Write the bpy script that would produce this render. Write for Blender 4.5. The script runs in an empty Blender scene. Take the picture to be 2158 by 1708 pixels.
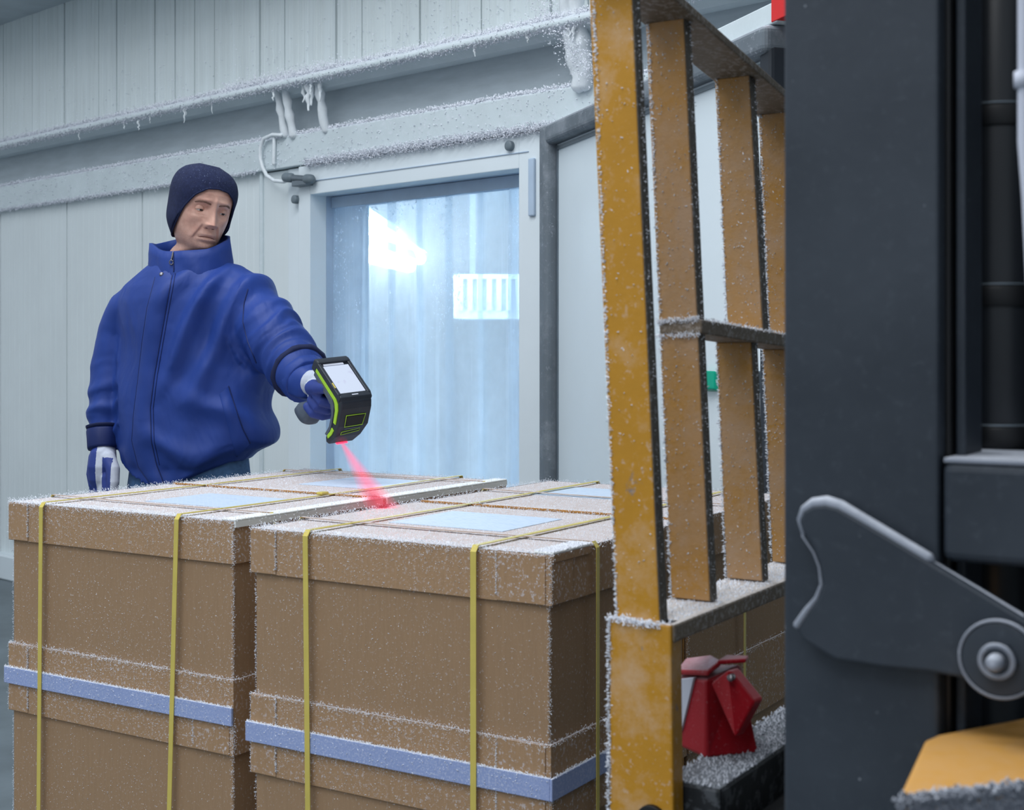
import bpy, bmesh, math, random
import numpy as np
from mathutils import Vector, Matrix, noise as mnoise
from mathutils.bvhtree import BVHTree

random.seed(7); RNG = np.random.default_rng(7)
scene = bpy.context.scene
COL = scene.collection

# ------------------------------------------------------------------ camera
FPX, HOR, CXP, EYE = 2880.0, 742.0, 1079.0, 1.28
cam_d = bpy.data.cameras.new('camera'); cam = bpy.data.objects.new('camera', cam_d); COL.objects.link(cam)
cam.location = (0, 0, EYE); cam.rotation_euler = (math.pi/2, 0, 0)
cam_d.sensor_width = 36; cam_d.lens = FPX/2158*36
cam_d.shift_y = -(854-HOR)/2158
cam_d.dof.use_dof = True; cam_d.dof.focus_distance = 3.3; cam_d.dof.aperture_fstop = 9.0
cam_d.clip_start = .05
scene.camera = cam

# ------------------------------------------------------------------ world, lamps, exposure
w = bpy.data.worlds.new('world'); scene.world = w; w.use_nodes = True
bg = w.node_tree.nodes['Background']; bg.inputs[0].default_value = (.80, .90, 1.0, 1); bg.inputs[1].default_value = .60
def area(name, loc, rot, size, sizey, power, col):
    l = bpy.data.lights.new(name, 'AREA'); l.shape = 'RECTANGLE'; l.size = size; l.size_y = sizey
    l.energy = power; l.color = col
    o = bpy.data.objects.new(name, l); COL.objects.link(o); o.location = loc; o.rotation_euler = rot
    return o
area('hall_lamp', (-1.6, 3.2, 4.6), (0, 0, 0), 3.0, .5, 75, (.93, .97, 1))
area('hall_lamp', (-1.8, .6, 4.6), (0, 0, 0), 3.0, .5, 70, (.95, .98, 1))
area('hall_lamp', (-1.6, -2.2, 4.6), (0, 0, 0), 3.0, .5, 60, (.97, .98, 1))
scene.view_settings.view_transform = 'Standard'; scene.view_settings.look = 'None'
scene.view_settings.gamma = 1; scene.view_settings.use_curve_mapping = False
scene.view_settings.exposure = .25
scene.cycles.use_denoising = True
scene.cycles.max_bounces = 6; scene.cycles.diffuse_bounces = 4; scene.cycles.transparent_max_bounces = 12
scene.cycles.use_adaptive_sampling = True; scene.cycles.adaptive_threshold = .03; scene.cycles.adaptive_min_samples = 16

# ------------------------------------------------------------------ helpers
def S(px, py, Y):
    return Vector(((px-CXP)/FPX*Y, Y, EYE+(HOR-py)/FPX*Y))
TH = .5565
N2 = Vector((math.cos(TH), -math.sin(TH))); L2 = Vector((math.sin(TH), math.cos(TH)))
def on_l(px, py, l):                        # point on the vertical plane l = const, in the (n, l, z) frame
    k = (px-CXP)/FPX
    Y = l/(L2.x*k+L2.y); X = k*Y
    return Vector((X*N2.x+Y*N2.y, l, EYE+(HOR-py)/FPX*Y))

class MB:
    def __init__(s): s.v = []; s.f = []; s.m = []
    def add(s, vs, fs, m=0):
        b = len(s.v); s.v += [tuple(p) for p in vs]; s.f += [tuple(b+i for i in f) for f in fs]; s.m += [m]*len(fs); return s
    def box(s, a, b, m=0):
        x0, y0, z0 = a; x1, y1, z1 = b
        return s.add([(x0,y0,z0),(x1,y0,z0),(x1,y1,z0),(x0,y1,z0),(x0,y0,z1),(x1,y0,z1),(x1,y1,z1),(x0,y1,z1)],
              [(0,3,2,1),(4,5,6,7),(0,1,5,4),(1,2,6,5),(2,3,7,6),(3,0,4,7)], m)
    def hexa(s, p, m=0):                    # 8 points: bottom 4 then top 4
        return s.add(p, [(0,3,2,1),(4,5,6,7),(0,1,5,4),(1,2,6,5),(2,3,7,6),(3,0,4,7)], m)
    def prism(s, poly, d, m=0):             # poly of 3d points extruded by vector d
        n = len(poly); d = Vector(d); p = [Vector(q) for q in poly]
        s.add(p+[q+d for q in p], [tuple(range(n))[::-1], tuple(range(n, 2*n))]+[(i,(i+1)%n,n+(i+1)%n,n+i) for i in range(n)], m); return s
    def loft(s, rings, cap=True, m=0, close=False):
        n = len(rings[0]); b = []; fs = []
        for r in rings: b += list(r)
        R = len(rings)
        for i in range(R-1 if not close else R):
            j = (i+1) % R
            for k in range(n):
                fs.append((i*n+k, i*n+(k+1)%n, j*n+(k+1)%n, j*n+k))
        if cap and not close: fs += [tuple(range(n))[::-1], tuple((R-1)*n+k for k in range(n))]
        return s.add(b, fs, m)
    def tube(s, pts, rad, seg=12, m=0, round_ends=True, flat=None):
        pts = [Vector(p) for p in pts]
        if not hasattr(rad, '__len__'): rad = [rad]*len(pts)
        rad = list(rad)
        if round_ends:
            d0 = (pts[0]-pts[1]).normalized(); d1 = (pts[-1]-pts[-2]).normalized(); P = []; R = []
            for c in (.0, .5, .85): P.append(pts[0]+d0*rad[0]*math.cos(c*math.pi/2)*.98); R.append(max(.05, math.sin(c*math.pi/2))*rad[0])
            P += pts; R += rad
            for c in (.85, .5, .0): P.append(pts[-1]+d1*rad[-1]*math.cos(c*math.pi/2)*.98); R.append(max(.05, math.sin(c*math.pi/2))*rad[-1])
            pts, rad = P, R
        up = None; rings = []
        for i, p in enumerate(pts):
            t = (pts[min(i+1, len(pts)-1)]-pts[max(i-1, 0)]).normalized()
            if up is None: up = t.orthogonal().normalized()
            up = (up-t*up.dot(t)).normalized(); sd = t.cross(up)
            rings.append([p+(up*math.cos(a)+sd*math.sin(a))*rad[i] for a in [2*math.pi*k/seg for k in range(seg)]])
        return s.loft(rings, True, m)
    def lathe(s, prof, seg=32, axis='z', o=(0,0,0), m=0, ring=False):
        rings = []
        for r, h in prof:
            ring_ = []
            for k in range(seg):
                a = 2*math.pi*k/seg; c, d = r*math.cos(a), r*math.sin(a)
                q = {'z': (c, d, h), 'y': (c, h, -d), 'x': (h, c, d)}[axis]
                ring_.append(Vector(q)+Vector(o))
            rings.append(ring_)
        return s.loft(rings, True, m, ring)
    def mesh(s, name):
        me = bpy.data.meshes.new(name); me.from_pydata(s.v, [], s.f)
        if any(s.m): me.polygons.foreach_set('material_index', s.m)
        me.update(); return me
    def build(s, name, mat, parent=None, smooth=False, bevel=0, fix=True, seg=2):
        me = s.mesh(name)
        if fix:
            bm = bmesh.new(); bm.from_mesh(me); bmesh.ops.recalc_face_normals(bm, faces=bm.faces); bm.to_mesh(me); bm.free()
        return link(name, me, mat, parent, smooth, bevel, seg)

def link(name, me, mat, parent=None, smooth=False, bevel=0, seg=2):
    for m in (mat if isinstance(mat, (list, tuple)) else [mat]): me.materials.append(m)
    if smooth:
        me.polygons.foreach_set('use_smooth', [True]*len(me.polygons))
    o = bpy.data.objects.new(name, me); COL.objects.link(o); o.parent = parent
    if bevel:
        b = o.modifiers.new('bevel', 'BEVEL'); b.width = bevel; b.segments = seg; b.limit_method = 'ANGLE'; b.angle_limit = .6
        b.harden_normals = False
    return o
def tag(o, label=None, cat=None, group=None, kind=None):
    if label: o['label'] = label
    if cat: o['category'] = cat
    if group: o['group'] = group
    if kind: o['kind'] = kind
    return o
def empty(name, loc=(0,0,0), rz=0):
    o = bpy.data.objects.new(name, None); COL.objects.link(o); o.location = loc; o.rotation_euler = (0,0,rz)
    o.empty_display_size = .1; return o

def fuse(mb, voxel, smooth_it=4, fac=.5):
    """union of overlapping closed lofts -> one continuous mesh"""
    me = mb.mesh('tmp'); bm = bmesh.new(); bm.from_mesh(me); bmesh.ops.recalc_face_normals(bm, faces=bm.faces); bm.to_mesh(me); bm.free()
    o = bpy.data.objects.new('tmp', me); COL.objects.link(o)
    r = o.modifiers.new('r', 'REMESH'); r.mode = 'VOXEL'; r.voxel_size = voxel; r.adaptivity = 0
    if smooth_it:
        sm = o.modifiers.new('s', 'SMOOTH'); sm.factor = fac; sm.iterations = smooth_it
    dg = bpy.context.evaluated_depsgraph_get()
    out = bpy.data.meshes.new_from_object(o.evaluated_get(dg))
    bpy.data.objects.remove(o); return out
def get_co(me):
    a = np.empty(len(me.vertices)*3); me.vertices.foreach_get('co', a); return a.reshape(-1, 3)
def set_co(me, a): me.vertices.foreach_set('co', a.ravel()); me.update()
def get_no(me):
    a = np.empty(len(me.vertices)*3); me.vertex_normals.foreach_get('vector', a); return a.reshape(-1, 3)

# ------------------------------------------------------------------ materials
def srgb(r, g, b):
    f = lambda c: (c/255/12.92 if c/255 <= .04045 else ((c/255+.055)/1.055)**2.4)
    return (f(r), f(g), f(b), 1)
FROST = srgb(226, 230, 240)
class NT:
    def __init__(s, name):
        s.mat = bpy.data.materials.new(name); s.mat.use_nodes = True; s.t = s.mat.node_tree; s.n = s.t.nodes
        s.b = s.n['Principled BSDF']; s.tc = s.n.new('ShaderNodeTexCoord')
        s.b.inputs['Specular IOR Level'].default_value = .35
    def L(s, a, b): s.t.links.new(a, b)
    def noise(s, scale, detail=4, rough=.6, stretch=None, dist=0):
        t = s.n.new('ShaderNodeTexNoise'); t.inputs['Scale'].default_value = scale; t.inputs['Detail'].default_value = detail
        t.inputs['Roughness'].default_value = rough; t.inputs['Distortion'].default_value = dist
        if stretch:
            m = s.n.new('ShaderNodeMapping'); m.inputs['Scale'].default_value = stretch; s.L(s.tc.outputs['Object'], m.inputs[0]); s.L(m.outputs[0], t.inputs[0])
        else: s.L(s.tc.outputs['Object'], t.inputs[0])
        return t.outputs[0]
    def vor(s, scale):
        t = s.n.new('ShaderNodeTexVoronoi'); t.inputs['Scale'].default_value = scale; s.L(s.tc.outputs['Object'], t.inputs[0]); return t.outputs[0]
    def rng(s, x, a, b, c=0, d=1):
        m = s.n.new('ShaderNodeMapRange'); m.inputs[1].default_value = a; m.inputs[2].default_value = b; m.inputs[3].default_value = c; m.inputs[4].default_value = d
        s.L(x, m.inputs[0]); return m.outputs[0]
    def math(s, op, a, b=None):
        m = s.n.new('ShaderNodeMath'); m.operation = op; m.use_clamp = True
        for i, q in enumerate((a, b)):
            if q is None: continue
            if isinstance(q, (int, float)): m.inputs[i].default_value = q
            else: s.L(q, m.inputs[i])
        return m.outputs[0]
    def mix(s, fac, a, b):
        m = s.n.new('ShaderNodeMix'); m.data_type = 'RGBA'
        for i, q in ((0, fac), (6, a), (7, b)):
            if isinstance(q, (int, float, tuple)): m.inputs[i].default_value = q
            else: s.L(q, m.inputs[i])
        return m.outputs[2]
    def nz(s):
        g = s.n.new('ShaderNodeNewGeometry'); x = s.n.new('ShaderNodeSeparateXYZ'); s.L(g.outputs['Normal'], x.inputs[0]); return x.outputs[2]
    def obz(s, ax=2):
        x = s.n.new('ShaderNodeSeparateXYZ'); s.L(s.tc.outputs['Object'], x.inputs[0]); return x.outputs[ax]
    def col(s, c):
        if isinstance(c, tuple): s.b.inputs['Base Color'].default_value = c
        else: s.L(c, s.b.inputs['Base Color'])
        return s
    def rough(s, r):
        if isinstance(r, (int, float)): s.b.inputs['Roughness'].default_value = r
        else: s.L(r, s.b.inputs['Roughness'])
        return s
    def bump(s, h, strength=.3, dist=.002):
        b = s.n.new('ShaderNodeBump'); b.inputs['Strength'].default_value = strength; b.inputs['Distance'].default_value = dist
        s.L(h, b.inputs['Height']); s.L(b.outputs[0], s.b.inputs['Normal']); return s

def plain(name, c, rough=.5, metal=0, var=.12, scale=8, bump=0, bscale=200):
    t = NT(name); n = t.noise(scale)
    d = tuple(x*(1-var) for x in c[:3])+(1,); l = tuple(min(1, x*(1+var)) for x in c[:3])+(1,)
    t.col(t.mix(t.rng(n, .3, .7), d, l)).rough(rough); t.b.inputs['Metallic'].default_value = metal
    if bump: t.bump(t.noise(bscale), bump, .001)
    return t.mat
def frosted(name, c, rough=.6, side=.35, top=.8, sp_scale=160, var=.1, base_scale=6, thr=.62, bump=.25, frost=FROST, metal=0, worn=None, streak=None, patch=0, prange=(.5, .75)):
    """base colour with frost speckle of its own, thicker on upward surfaces"""
    t = NT(name)
    d = tuple(x*(1-var) for x in c[:3])+(1,); l = tuple(min(1, x*(1+var)) for x in c[:3])+(1,)
    base = t.mix(t.rng(t.noise(base_scale, stretch=streak), .3, .7), d, l)
    if worn:
        wn = t.noise(worn[1], 6, .7, stretch=worn[3] if len(worn) > 3 else None)
        base = t.mix(t.rng(wn, worn[2], worn[2]+.05), base, worn[0])
    sp = t.rng(t.noise(sp_scale, 3, .7), thr, thr+.10)
    area_ = t.rng(t.noise(5, 3), .35, .65, .25, 1)
    s_ = t.math('MULTIPLY', t.math('MULTIPLY', sp, area_), side)
    if patch: s_ = t.math('MAXIMUM', s_, t.rng(t.noise(9, 6, .7), prange[0], prange[1], 0, patch))
    up = t.rng(t.nz(), .35, .85)
    tn = t.rng(t.noise(sp_scale*.6, 4, .75), .3, .6, top*.55, top)
    f = t.math('MAXIMUM', s_, t.math('MULTIPLY', up, tn))
    t.col(t.mix(f, base, frost)).rough(rough); t.b.inputs['Metallic'].default_value = metal
    if bump: t.bump(t.noise(sp_scale*1.3, 4, .7), bump, .0015)
    return t.mat

M = {}
M['card'] = frosted('cardboard', srgb(156, 127, 98), .8, side=.55, top=.45, sp_scale=190, var=.05, thr=.60, streak=(30, 30, 2), bump=.12)
M['card_lid'] = frosted('cardboard_lid', srgb(166, 134, 102), .8, side=.8, top=.74, sp_scale=150, var=.06, thr=.55, streak=(30, 30, 2), bump=.35, frost=srgb(214, 212, 220))
M['card_in'] = plain('seam_card', srgb(186, 132, 66), .8, var=.15, scale=30)
M['frost'] = plain('frost', srgb(236, 240, 250), .5, var=.05, scale=40)
M['frost'].node_tree.nodes['Principled BSDF'].inputs['Subsurface Weight'].default_value = 0
M['strap'] = plain('strap_plastic', srgb(206, 188, 96), .35, var=.08, scale=14)
M['foam'] = frosted('blue_foam', srgb(148, 164, 208), .8, side=.35, top=.9, sp_scale=240, var=.04, thr=.5, bump=.3)
M['foamw'] = plain('white_foam', srgb(240, 242, 240), .6, var=.03, scale=30, bump=.2, bscale=120)
M['wood'] = plain('pallet_wood', srgb(150, 122, 88), .85, var=.2, scale=10)
M['paper'] = None
def paper():
    t = NT('label_paper')
    br = t.n.new('ShaderNodeTexBrick'); br.inputs['Scale'].default_value = 38; br.inputs['Color1'].default_value = srgb(196, 212, 232); br.inputs['Color2'].default_value = srgb(176, 196, 222)
    br.inputs['Mortar'].default_value = srgb(202, 216, 234); br.inputs['Mortar Size'].default_value = .035; br.inputs['Bias'].default_value = -.2
    t.L(t.tc.outputs['Object'], br.inputs[0])
    n = t.rng(t.noise(60, 5, .7), .45, .7, 0, .7)
    t.col(t.mix(n, br.outputs[0], srgb(206, 218, 234))).rough(.5); return t.mat
M['paper'] = paper()
def wallm(name, c, rib=0, streaks=.35, tint=srgb(222, 232, 236)):
    t = NT(name)
    base = t.mix(t.rng(t.noise(2.2, 3), .3, .7), tuple(x*.93 for x in c[:3])+(1,), c)
    s1 = t.rng(t.noise(14, 6, .75, stretch=(1, 1, .035)), .46, .74, 0, streaks)
    s2 = t.rng(t.noise(30, 4, .7, stretch=(1, 1, .05)), .50, .72, 0, streaks*.5)
    c1 = t.mix(s1, base, tint); c2 = t.mix(s2, c1, tuple(x*.66 for x in c[:3])+(1,))
    t.col(c2).rough(.38); t.bump(t.noise(60, 5, .7), .1, .002); return t.mat
M['wall'] = wallm('frosty_wall_panel', srgb(222, 230, 232), streaks=.2)
M['wall_up'] = wallm('streaked_wall_panel', srgb(214, 223, 224), streaks=.6)
M['fascia'] = frosted('frosted_fascia', srgb(204, 215, 219), .5, side=.3, top=.9, sp_scale=40, var=.06, thr=.55, bump=.3)
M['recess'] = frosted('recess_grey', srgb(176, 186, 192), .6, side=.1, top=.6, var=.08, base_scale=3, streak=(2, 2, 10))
M['frame'] = plain('white_door_frame', srgb(220, 229, 234), .35, var=.03, scale=3)
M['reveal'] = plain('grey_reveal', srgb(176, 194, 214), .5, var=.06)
M['leaf'] = plain('white_door_leaf', srgb(216, 227, 233), .3, var=.03, scale=1.5)
M['gasket'] = frosted('rubber_gasket', srgb(104, 113, 121), .6, side=.3, top=.55, sp_scale=60, thr=.6, patch=.2)
M['darkfrost'] = frosted('dark_steel_frosted', srgb(34, 37, 41), .6, side=.3, top=.62, sp_scale=45, var=.3, thr=.5, bump=.5, frost=srgb(150, 156, 164))
M['gasket_dk'] = plain('dark_rubber', srgb(40, 46, 54), .6)
M['floor'] = plain('concrete_floor', srgb(98, 108, 114), .5, var=.25, scale=3, bump=.1)
M['dark_wall'] = plain('light_block_dark', srgb(58, 62, 68), .7)
M['grey'] = plain('grey_metal', srgb(120, 130, 138), .4, .6)
M['bolt'] = plain('bolt_plastic', srgb(110, 122, 130), .5)
M['green'] = plain('green_plastic', srgb(0, 160, 130), .4)
M['red'] = frosted('red_plastic', srgb(160, 22, 34), .4, side=.12, top=.3, sp_scale=220, thr=.6)
M['redp'] = plain('red_paint', srgb(215, 40, 40), .5)
M['yellow'] = frosted('yellow_paint_worn', srgb(190, 136, 38), .45, side=.3, top=.85, sp_scale=120, var=.07, base_scale=9, thr=.58,
                      worn=(srgb(128, 120, 118), 9, .635, (1, 1, .8)), patch=.30, bump=.25)
M['yellow_fr'] = frosted('yellow_paint_frosted', srgb(184, 134, 62), .55, side=.5, top=.9, sp_scale=90, var=.10, base_scale=3, thr=.45, patch=.8, bump=.7, frost=srgb(186, 156, 130), prange=(.38, .66))
M['yellow_cl'] = frosted('yellow_paint_clean', srgb(214, 152, 40), .45, side=.2, top=.12, sp_scale=120, var=.05, thr=.62, bump=.1)
M['edge'] = frosted('dark_bar_edge', srgb(92, 84, 74), .6, side=.4, top=.8, sp_scale=150, thr=.55)
M['rail'] = frosted('frosted_steel_rail', srgb(126, 112, 96), .6, side=.5, top=.9, sp_scale=120, thr=.5, frost=srgb(224, 218, 216))
def mastm():
    t = NT('mast_paint')
    base = t.mix(t.rng(t.noise(5, 5), .3, .7), srgb(41, 48, 57), srgb(55, 62, 71))
    base = t.mix(t.rng(t.noise(90, 4, .7), .55, .75, 0, .35), base, srgb(76, 83, 92))
    sc = t.rng(t.noise(7, 4, .6, stretch=(3, 3, .25)), .6, .75, 0, .3); base = t.mix(sc, base, srgb(72, 79, 88))
    v = t.rng(t.vor(55), .07, .02); v = t.math('MULTIPLY', v, t.rng(t.noise(23), .5, .6, 0, .75))
    t.col(t.mix(v, base, srgb(190, 198, 208))).rough(.5); t.bump(t.noise(70, 5), .15, .002); return t.mat
M['mast'] = mastm()
M['black'] = plain('black_steel', srgb(16, 17, 20), .45, var=.3)
M['cyl'] = plain('cylinder_black', srgb(30, 33, 38), .35, var=.2)
M['frostline'] = frosted('frost_grey', srgb(128, 134, 146), .7, side=.4, top=.6, sp_scale=90)
M['lightgrey'] = plain('pale_paint', srgb(196, 200, 214), .5)
M['skin'] = None
def skin():
    t = NT('skin')
    base = t.mix(t.rng(t.noise(38, 4), .35, .7), srgb(206, 156, 140), srgb(226, 180, 162))
    z = t.rng(t.obz(2), -.055, -.085); st = t.math('MULTIPLY', z, t.rng(t.noise(240, 3, .7), .3, .6, .25, .6))
    base = t.mix(st, base, srgb(158, 128, 120))
    t.col(base).rough(.45); t.b.inputs['Subsurface Weight'].default_value = .12
    t.b.inputs['Subsurface Radius'].default_value = (.012, .005, .003); t.b.inputs['Subsurface Scale'].default_value = .5
    t.bump(t.noise(330, 4), .12, .0006); return t.mat
M['skin'] = skin()
M['brow'] = plain('eyebrow_hair', srgb(128, 98, 86), .8, var=.3, scale=300)
M['eye'] = plain('eye_white', srgb(206, 196, 190), .2, var=.02)
M['iris'] = plain('iris', srgb(48, 38, 34), .1)
M['lip'] = plain('lip_skin', srgb(170, 112, 104), .5)
def beaniem():
    t = NT('beanie_fleece')
    base = t.mix(t.rng(t.noise(120, 4), .3, .7), srgb(20, 28, 58), srgb(30, 39, 74))
    sp = t.math('MULTIPLY', t.rng(t.noise(330, 2, .5), .66, .74), t.rng(t.obz(2), .03, .11, .05, .8))
    t.col(t.mix(sp, base, srgb(150, 165, 200))).rough(.9); t.bump(t.noise(500, 3), .3, .001)
    return t.mat
M['beanie'] = beaniem()
def nylon(name, c, var=.12):
    t = NT(name)
    base = t.mix(t.rng(t.noise(5, 5), .3, .7), tuple(x*(1-var) for x in c[:3])+(1,), tuple(x*(1+var) for x in c[:3])+(1,))
    t.col(base).rough(.55); t.b.inputs['Specular IOR Level'].default_value = .3
    cr = t.rng(t.noise(9, 3, .45, stretch=(1, 1, .55), dist=.6), .3, .7)
    t.bump(t.math('MULTIPLY', t.math('ADD', cr, t.rng(t.noise(700, 2), 0, 1, 0, .015)), .9), .45, .012); return t.mat
M['nylon'] = nylon('blue_nylon', srgb(32, 60, 134))
M['nylon_dk'] = nylon('navy_nylon', srgb(20, 36, 88))
M['nylon_in'] = plain('navy_lining', srgb(22, 32, 70), .8)
M['jeans'] = plain('denim', srgb(72, 106, 148), .85, var=.2, scale=60, bump=.2, bscale=500)
M['glove_b'] = nylon('glove_blue', srgb(44, 62, 132))
M['glove_g'] = plain('glove_grey', srgb(186, 192, 206), .75, var=.08, scale=60, bump=.15, bscale=400)
M['boot'] = plain('boot_leather', srgb(30, 30, 34), .5)
M['zip'] = plain('zip_metal', srgb(130, 126, 130), .35, .8)
M['scan'] = plain('scanner_black', srgb(38, 44, 54), .45, var=.15, scale=30, bump=.1, bscale=300)
M['scan_l'] = plain('scanner_grey', srgb(74, 84, 98), .55, var=.1, scale=30)
M['lime'] = plain('lime_plastic', srgb(160, 206, 50), .4, var=.05)
def emis(name, c, s):
    t = NT(name); t.col(c); t.b.inputs['Emission Color'].default_value = c; t.b.inputs['Emission Strength'].default_value = s; return t.mat
def screenm():
    t = NT('scanner_screen')
    c = t.mix(t.rng(t.noise(26, 3), .58, .66, 0, .35), srgb(206, 218, 240), srgb(180, 178, 214))
    t.col(srgb(30, 34, 44)).rough(.12); t.L(c, t.b.inputs['Emission Color']); t.b.inputs['Emission Strength'].default_value = .85; return t.mat
M['screen'] = screenm()
M['tube'] = emis('lamp_tube', (.72, .88, 1, 1), 28)
M['laser'] = emis('laser_glass', (1, .02, .05, 1), 4)
def beamm():
    m = bpy.data.materials.new('laser_beam_glow'); m.use_nodes = True; n = m.node_tree.nodes; n.clear()
    o = n.new('ShaderNodeOutputMaterial'); e = n.new('ShaderNodeEmission'); t = n.new('ShaderNodeBsdfTransparent'); a = n.new('ShaderNodeAddShader')
    e.inputs['Color'].default_value = (1, .10, .17, 1); e.inputs['Strength'].default_value = .05; t.inputs[0].default_value = (1, .95, .96, 1)
    m.node_tree.links.new(e.outputs[0], a.inputs[0]); m.node_tree.links.new(t.outputs[0], a.inputs[1]); m.node_tree.links.new(a.outputs[0], o.inputs[0]); return m
M['beam'] = beamm()
def curtainm():
    m = bpy.data.materials.new('frosted_pvc'); m.use_nodes = True; t = m.node_tree; n = t.nodes; n.clear(); L = t.links.new
    o = n.new('ShaderNodeOutputMaterial'); tr = n.new('ShaderNodeBsdfTransparent'); tr.inputs[0].default_value = (.88, .94, .99, 1)
    tl = n.new('ShaderNodeBsdfTranslucent'); tl.inputs[0].default_value = (.84, .93, 1, 1)
    df = n.new('ShaderNodeBsdfDiffuse'); df.inputs[0].default_value = (.80, .90, .98, 1)
    tc = n.new('ShaderNodeTexCoord')
    def noise(sc, st, d=5, r=.65):
        mp = n.new('ShaderNodeMapping'); mp.inputs['Scale'].default_value = st; L(tc.outputs['Object'], mp.inputs[0])
        q = n.new('ShaderNodeTexNoise'); q.inputs['Scale'].default_value = sc; q.inputs['Detail'].default_value = d; q.inputs['Roughness'].default_value = r; L(mp.outputs[0], q.inputs[0]); return q.outputs[0]
    def rng(x, a, b, c, d):
        k = n.new('ShaderNodeMapRange'); k.inputs[1].default_value = a; k.inputs[2].default_value = b; k.inputs[3].default_value = c; k.inputs[4].default_value = d; L(x, k.inputs[0]); return k.outputs[0]
    def mx(op, a, b):
        k = n.new('ShaderNodeMath'); k.operation = op; k.use_clamp = True
        for i, q in enumerate((a, b)):
            if isinstance(q, float): k.inputs[i].default_value = q
            else: L(q, k.inputs[i])
        return k.outputs[0]
    streak = rng(noise(16, (1, 1, .03)), .5, .75, 0, .22)
    frost_haze = rng(noise(2.2, (1, 1, .8)), .3, .7, .32, .58)  # cloudy frosting that also stands in for the haze of the room
    drop = rng(noise(95, (1, 1, .8), 2, .5), .60, .68, 0, .8)
    sx = n.new('ShaderNodeSeparateXYZ'); L(tc.outputs['Object'], sx.inputs[0])
    dm = mx('MULTIPLY', rng(noise(5, (1, 1, .5)), .48, .6, 0, 1), rng(sx.outputs[2], 1.25, 1.6, 0, 1))
    low = rng(sx.outputs[2], 1.45, .7, 0, .40)  # painted haze gets denser towards the bottom of the strips
    f = mx('ADD', mx('MAXIMUM', streak, mx('MULTIPLY', drop, dm)), mx('ADD', frost_haze, low))
    f = mx('MINIMUM', f, .96)
    a = n.new('ShaderNodeMixShader'); a.inputs[0].default_value = .45; L(tl.outputs[0], a.inputs[1]); L(df.outputs[0], a.inputs[2])
    b = n.new('ShaderNodeMixShader'); L(f, b.inputs[0]); L(tr.outputs[0], b.inputs[1]); L(a.outputs[0], b.inputs[2])
    g = n.new('ShaderNodeBsdfGlossy'); g.inputs['Roughness'].default_value = .25
    c = n.new('ShaderNodeMixShader'); c.inputs[0].default_value = .04; L(b.outputs[0], c.inputs[1]); L(g.outputs[0], c.inputs[2])
    L(c.outputs[0], o.inputs[0]); return m
M['curtain'] = curtainm()
M['cold_wall'] = plain('cold_room_wall', srgb(172, 196, 218), .6, var=.1, scale=1.5)
M['cold_white'] = plain('cold_room_white', srgb(222, 234, 244), .5)
M['ice'] = plain('ice', srgb(226, 232, 236), .35, var=.05, scale=30, bump=.3, bscale=120)

# ------------------------------------------------------------------ frost crystals (one uncountable object per thing)
def crystals(name, pts, nrm, size, mat=None, parent=None, jitter=.8, aspect=.28):
    """needles growing on given points along given normals; numpy arrays"""
    n = len(pts)
    if n == 0: return None
    d = nrm+RNG.normal(0, jitter*.6, (n, 3)); d /= np.linalg.norm(d, axis=1)[:, None]
    s = size*RNG.uniform(.35, 1.3, n)[:, None]
    t = np.cross(d, RNG.normal(0, 1, (n, 3))); t /= np.linalg.norm(t, axis=1)[:, None]; u = np.cross(d, t)
    r = s*aspect; b = pts-d*s*.15
    V = np.empty((n, 4, 3)); V[:, 0] = b+t*r; V[:, 1] = b-t*r*.5+u*r*.87; V[:, 2] = b-t*r*.5-u*r*.87; V[:, 3] = pts+d*s
    i = np.arange(n)[:, None]*4; F = np.concatenate([i+[0, 1, 3], i+[1, 2, 3], i+[2, 0, 3]], axis=1).reshape(-1)
    me = bpy.data.meshes.new(name); me.vertices.add(n*4); me.vertices.foreach_set('co', V.ravel())
    me.loops.add(len(F)); me.loops.foreach_set('vertex_index', F.astype(np.int32))
    nf = len(F)//3; me.polygons.add(nf); me.polygons.foreach_set('loop_start', (np.arange(nf)*3).astype(np.int32))
    me.update(calc_edges=True)
    o = link(name, me, mat or M['frost'], parent); o['kind'] = 'stuff'; return o
def on_rect(o, a, b, n, nrm, dens=None):
    o, a, b = map(np.array, (o, a, b)); uv = RNG.random((n, 2))
    if dens: uv = uv[[RNG.random() < dens(u, v) for u, v in uv]]
    p = o+uv[:, :1]*a+uv[:, 1:]*b
    return p, np.tile(np.array(nrm, float), (len(p), 1))
def on_edge(a, b, n, nrm, spread=.004):
    a, b = np.array(a, float), np.array(b, float); t = RNG.random((n, 1))
    p = a+(b-a)*t+RNG.normal(0, spread, (n, 3))
    return p, np.tile(np.array(nrm, float), (n, 1))
def cat(*l): return np.concatenate([x[0] for x in l]), np.concatenate([x[1] for x in l])

# ================================================================== SETTING
def struct(name, mb, mat, label=None, parent=None, **k):
    o = mb.build(name, mat, parent, **k)
    if parent is None: tag(o, label, kind='structure')
    return o
struct('floor', MB().box((-14, -5, -.1), (9, 9, 0)), M['floor'], 'dark grey concrete floor with frost')
struct('wall_light_block', MB().box((3.6, -5, 0), (3.8, 3.0, 5)), M['dark_wall'], 'unseen dark grey wall added to block light from the right')  # added out of view to keep light off the right-hand box faces
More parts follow.
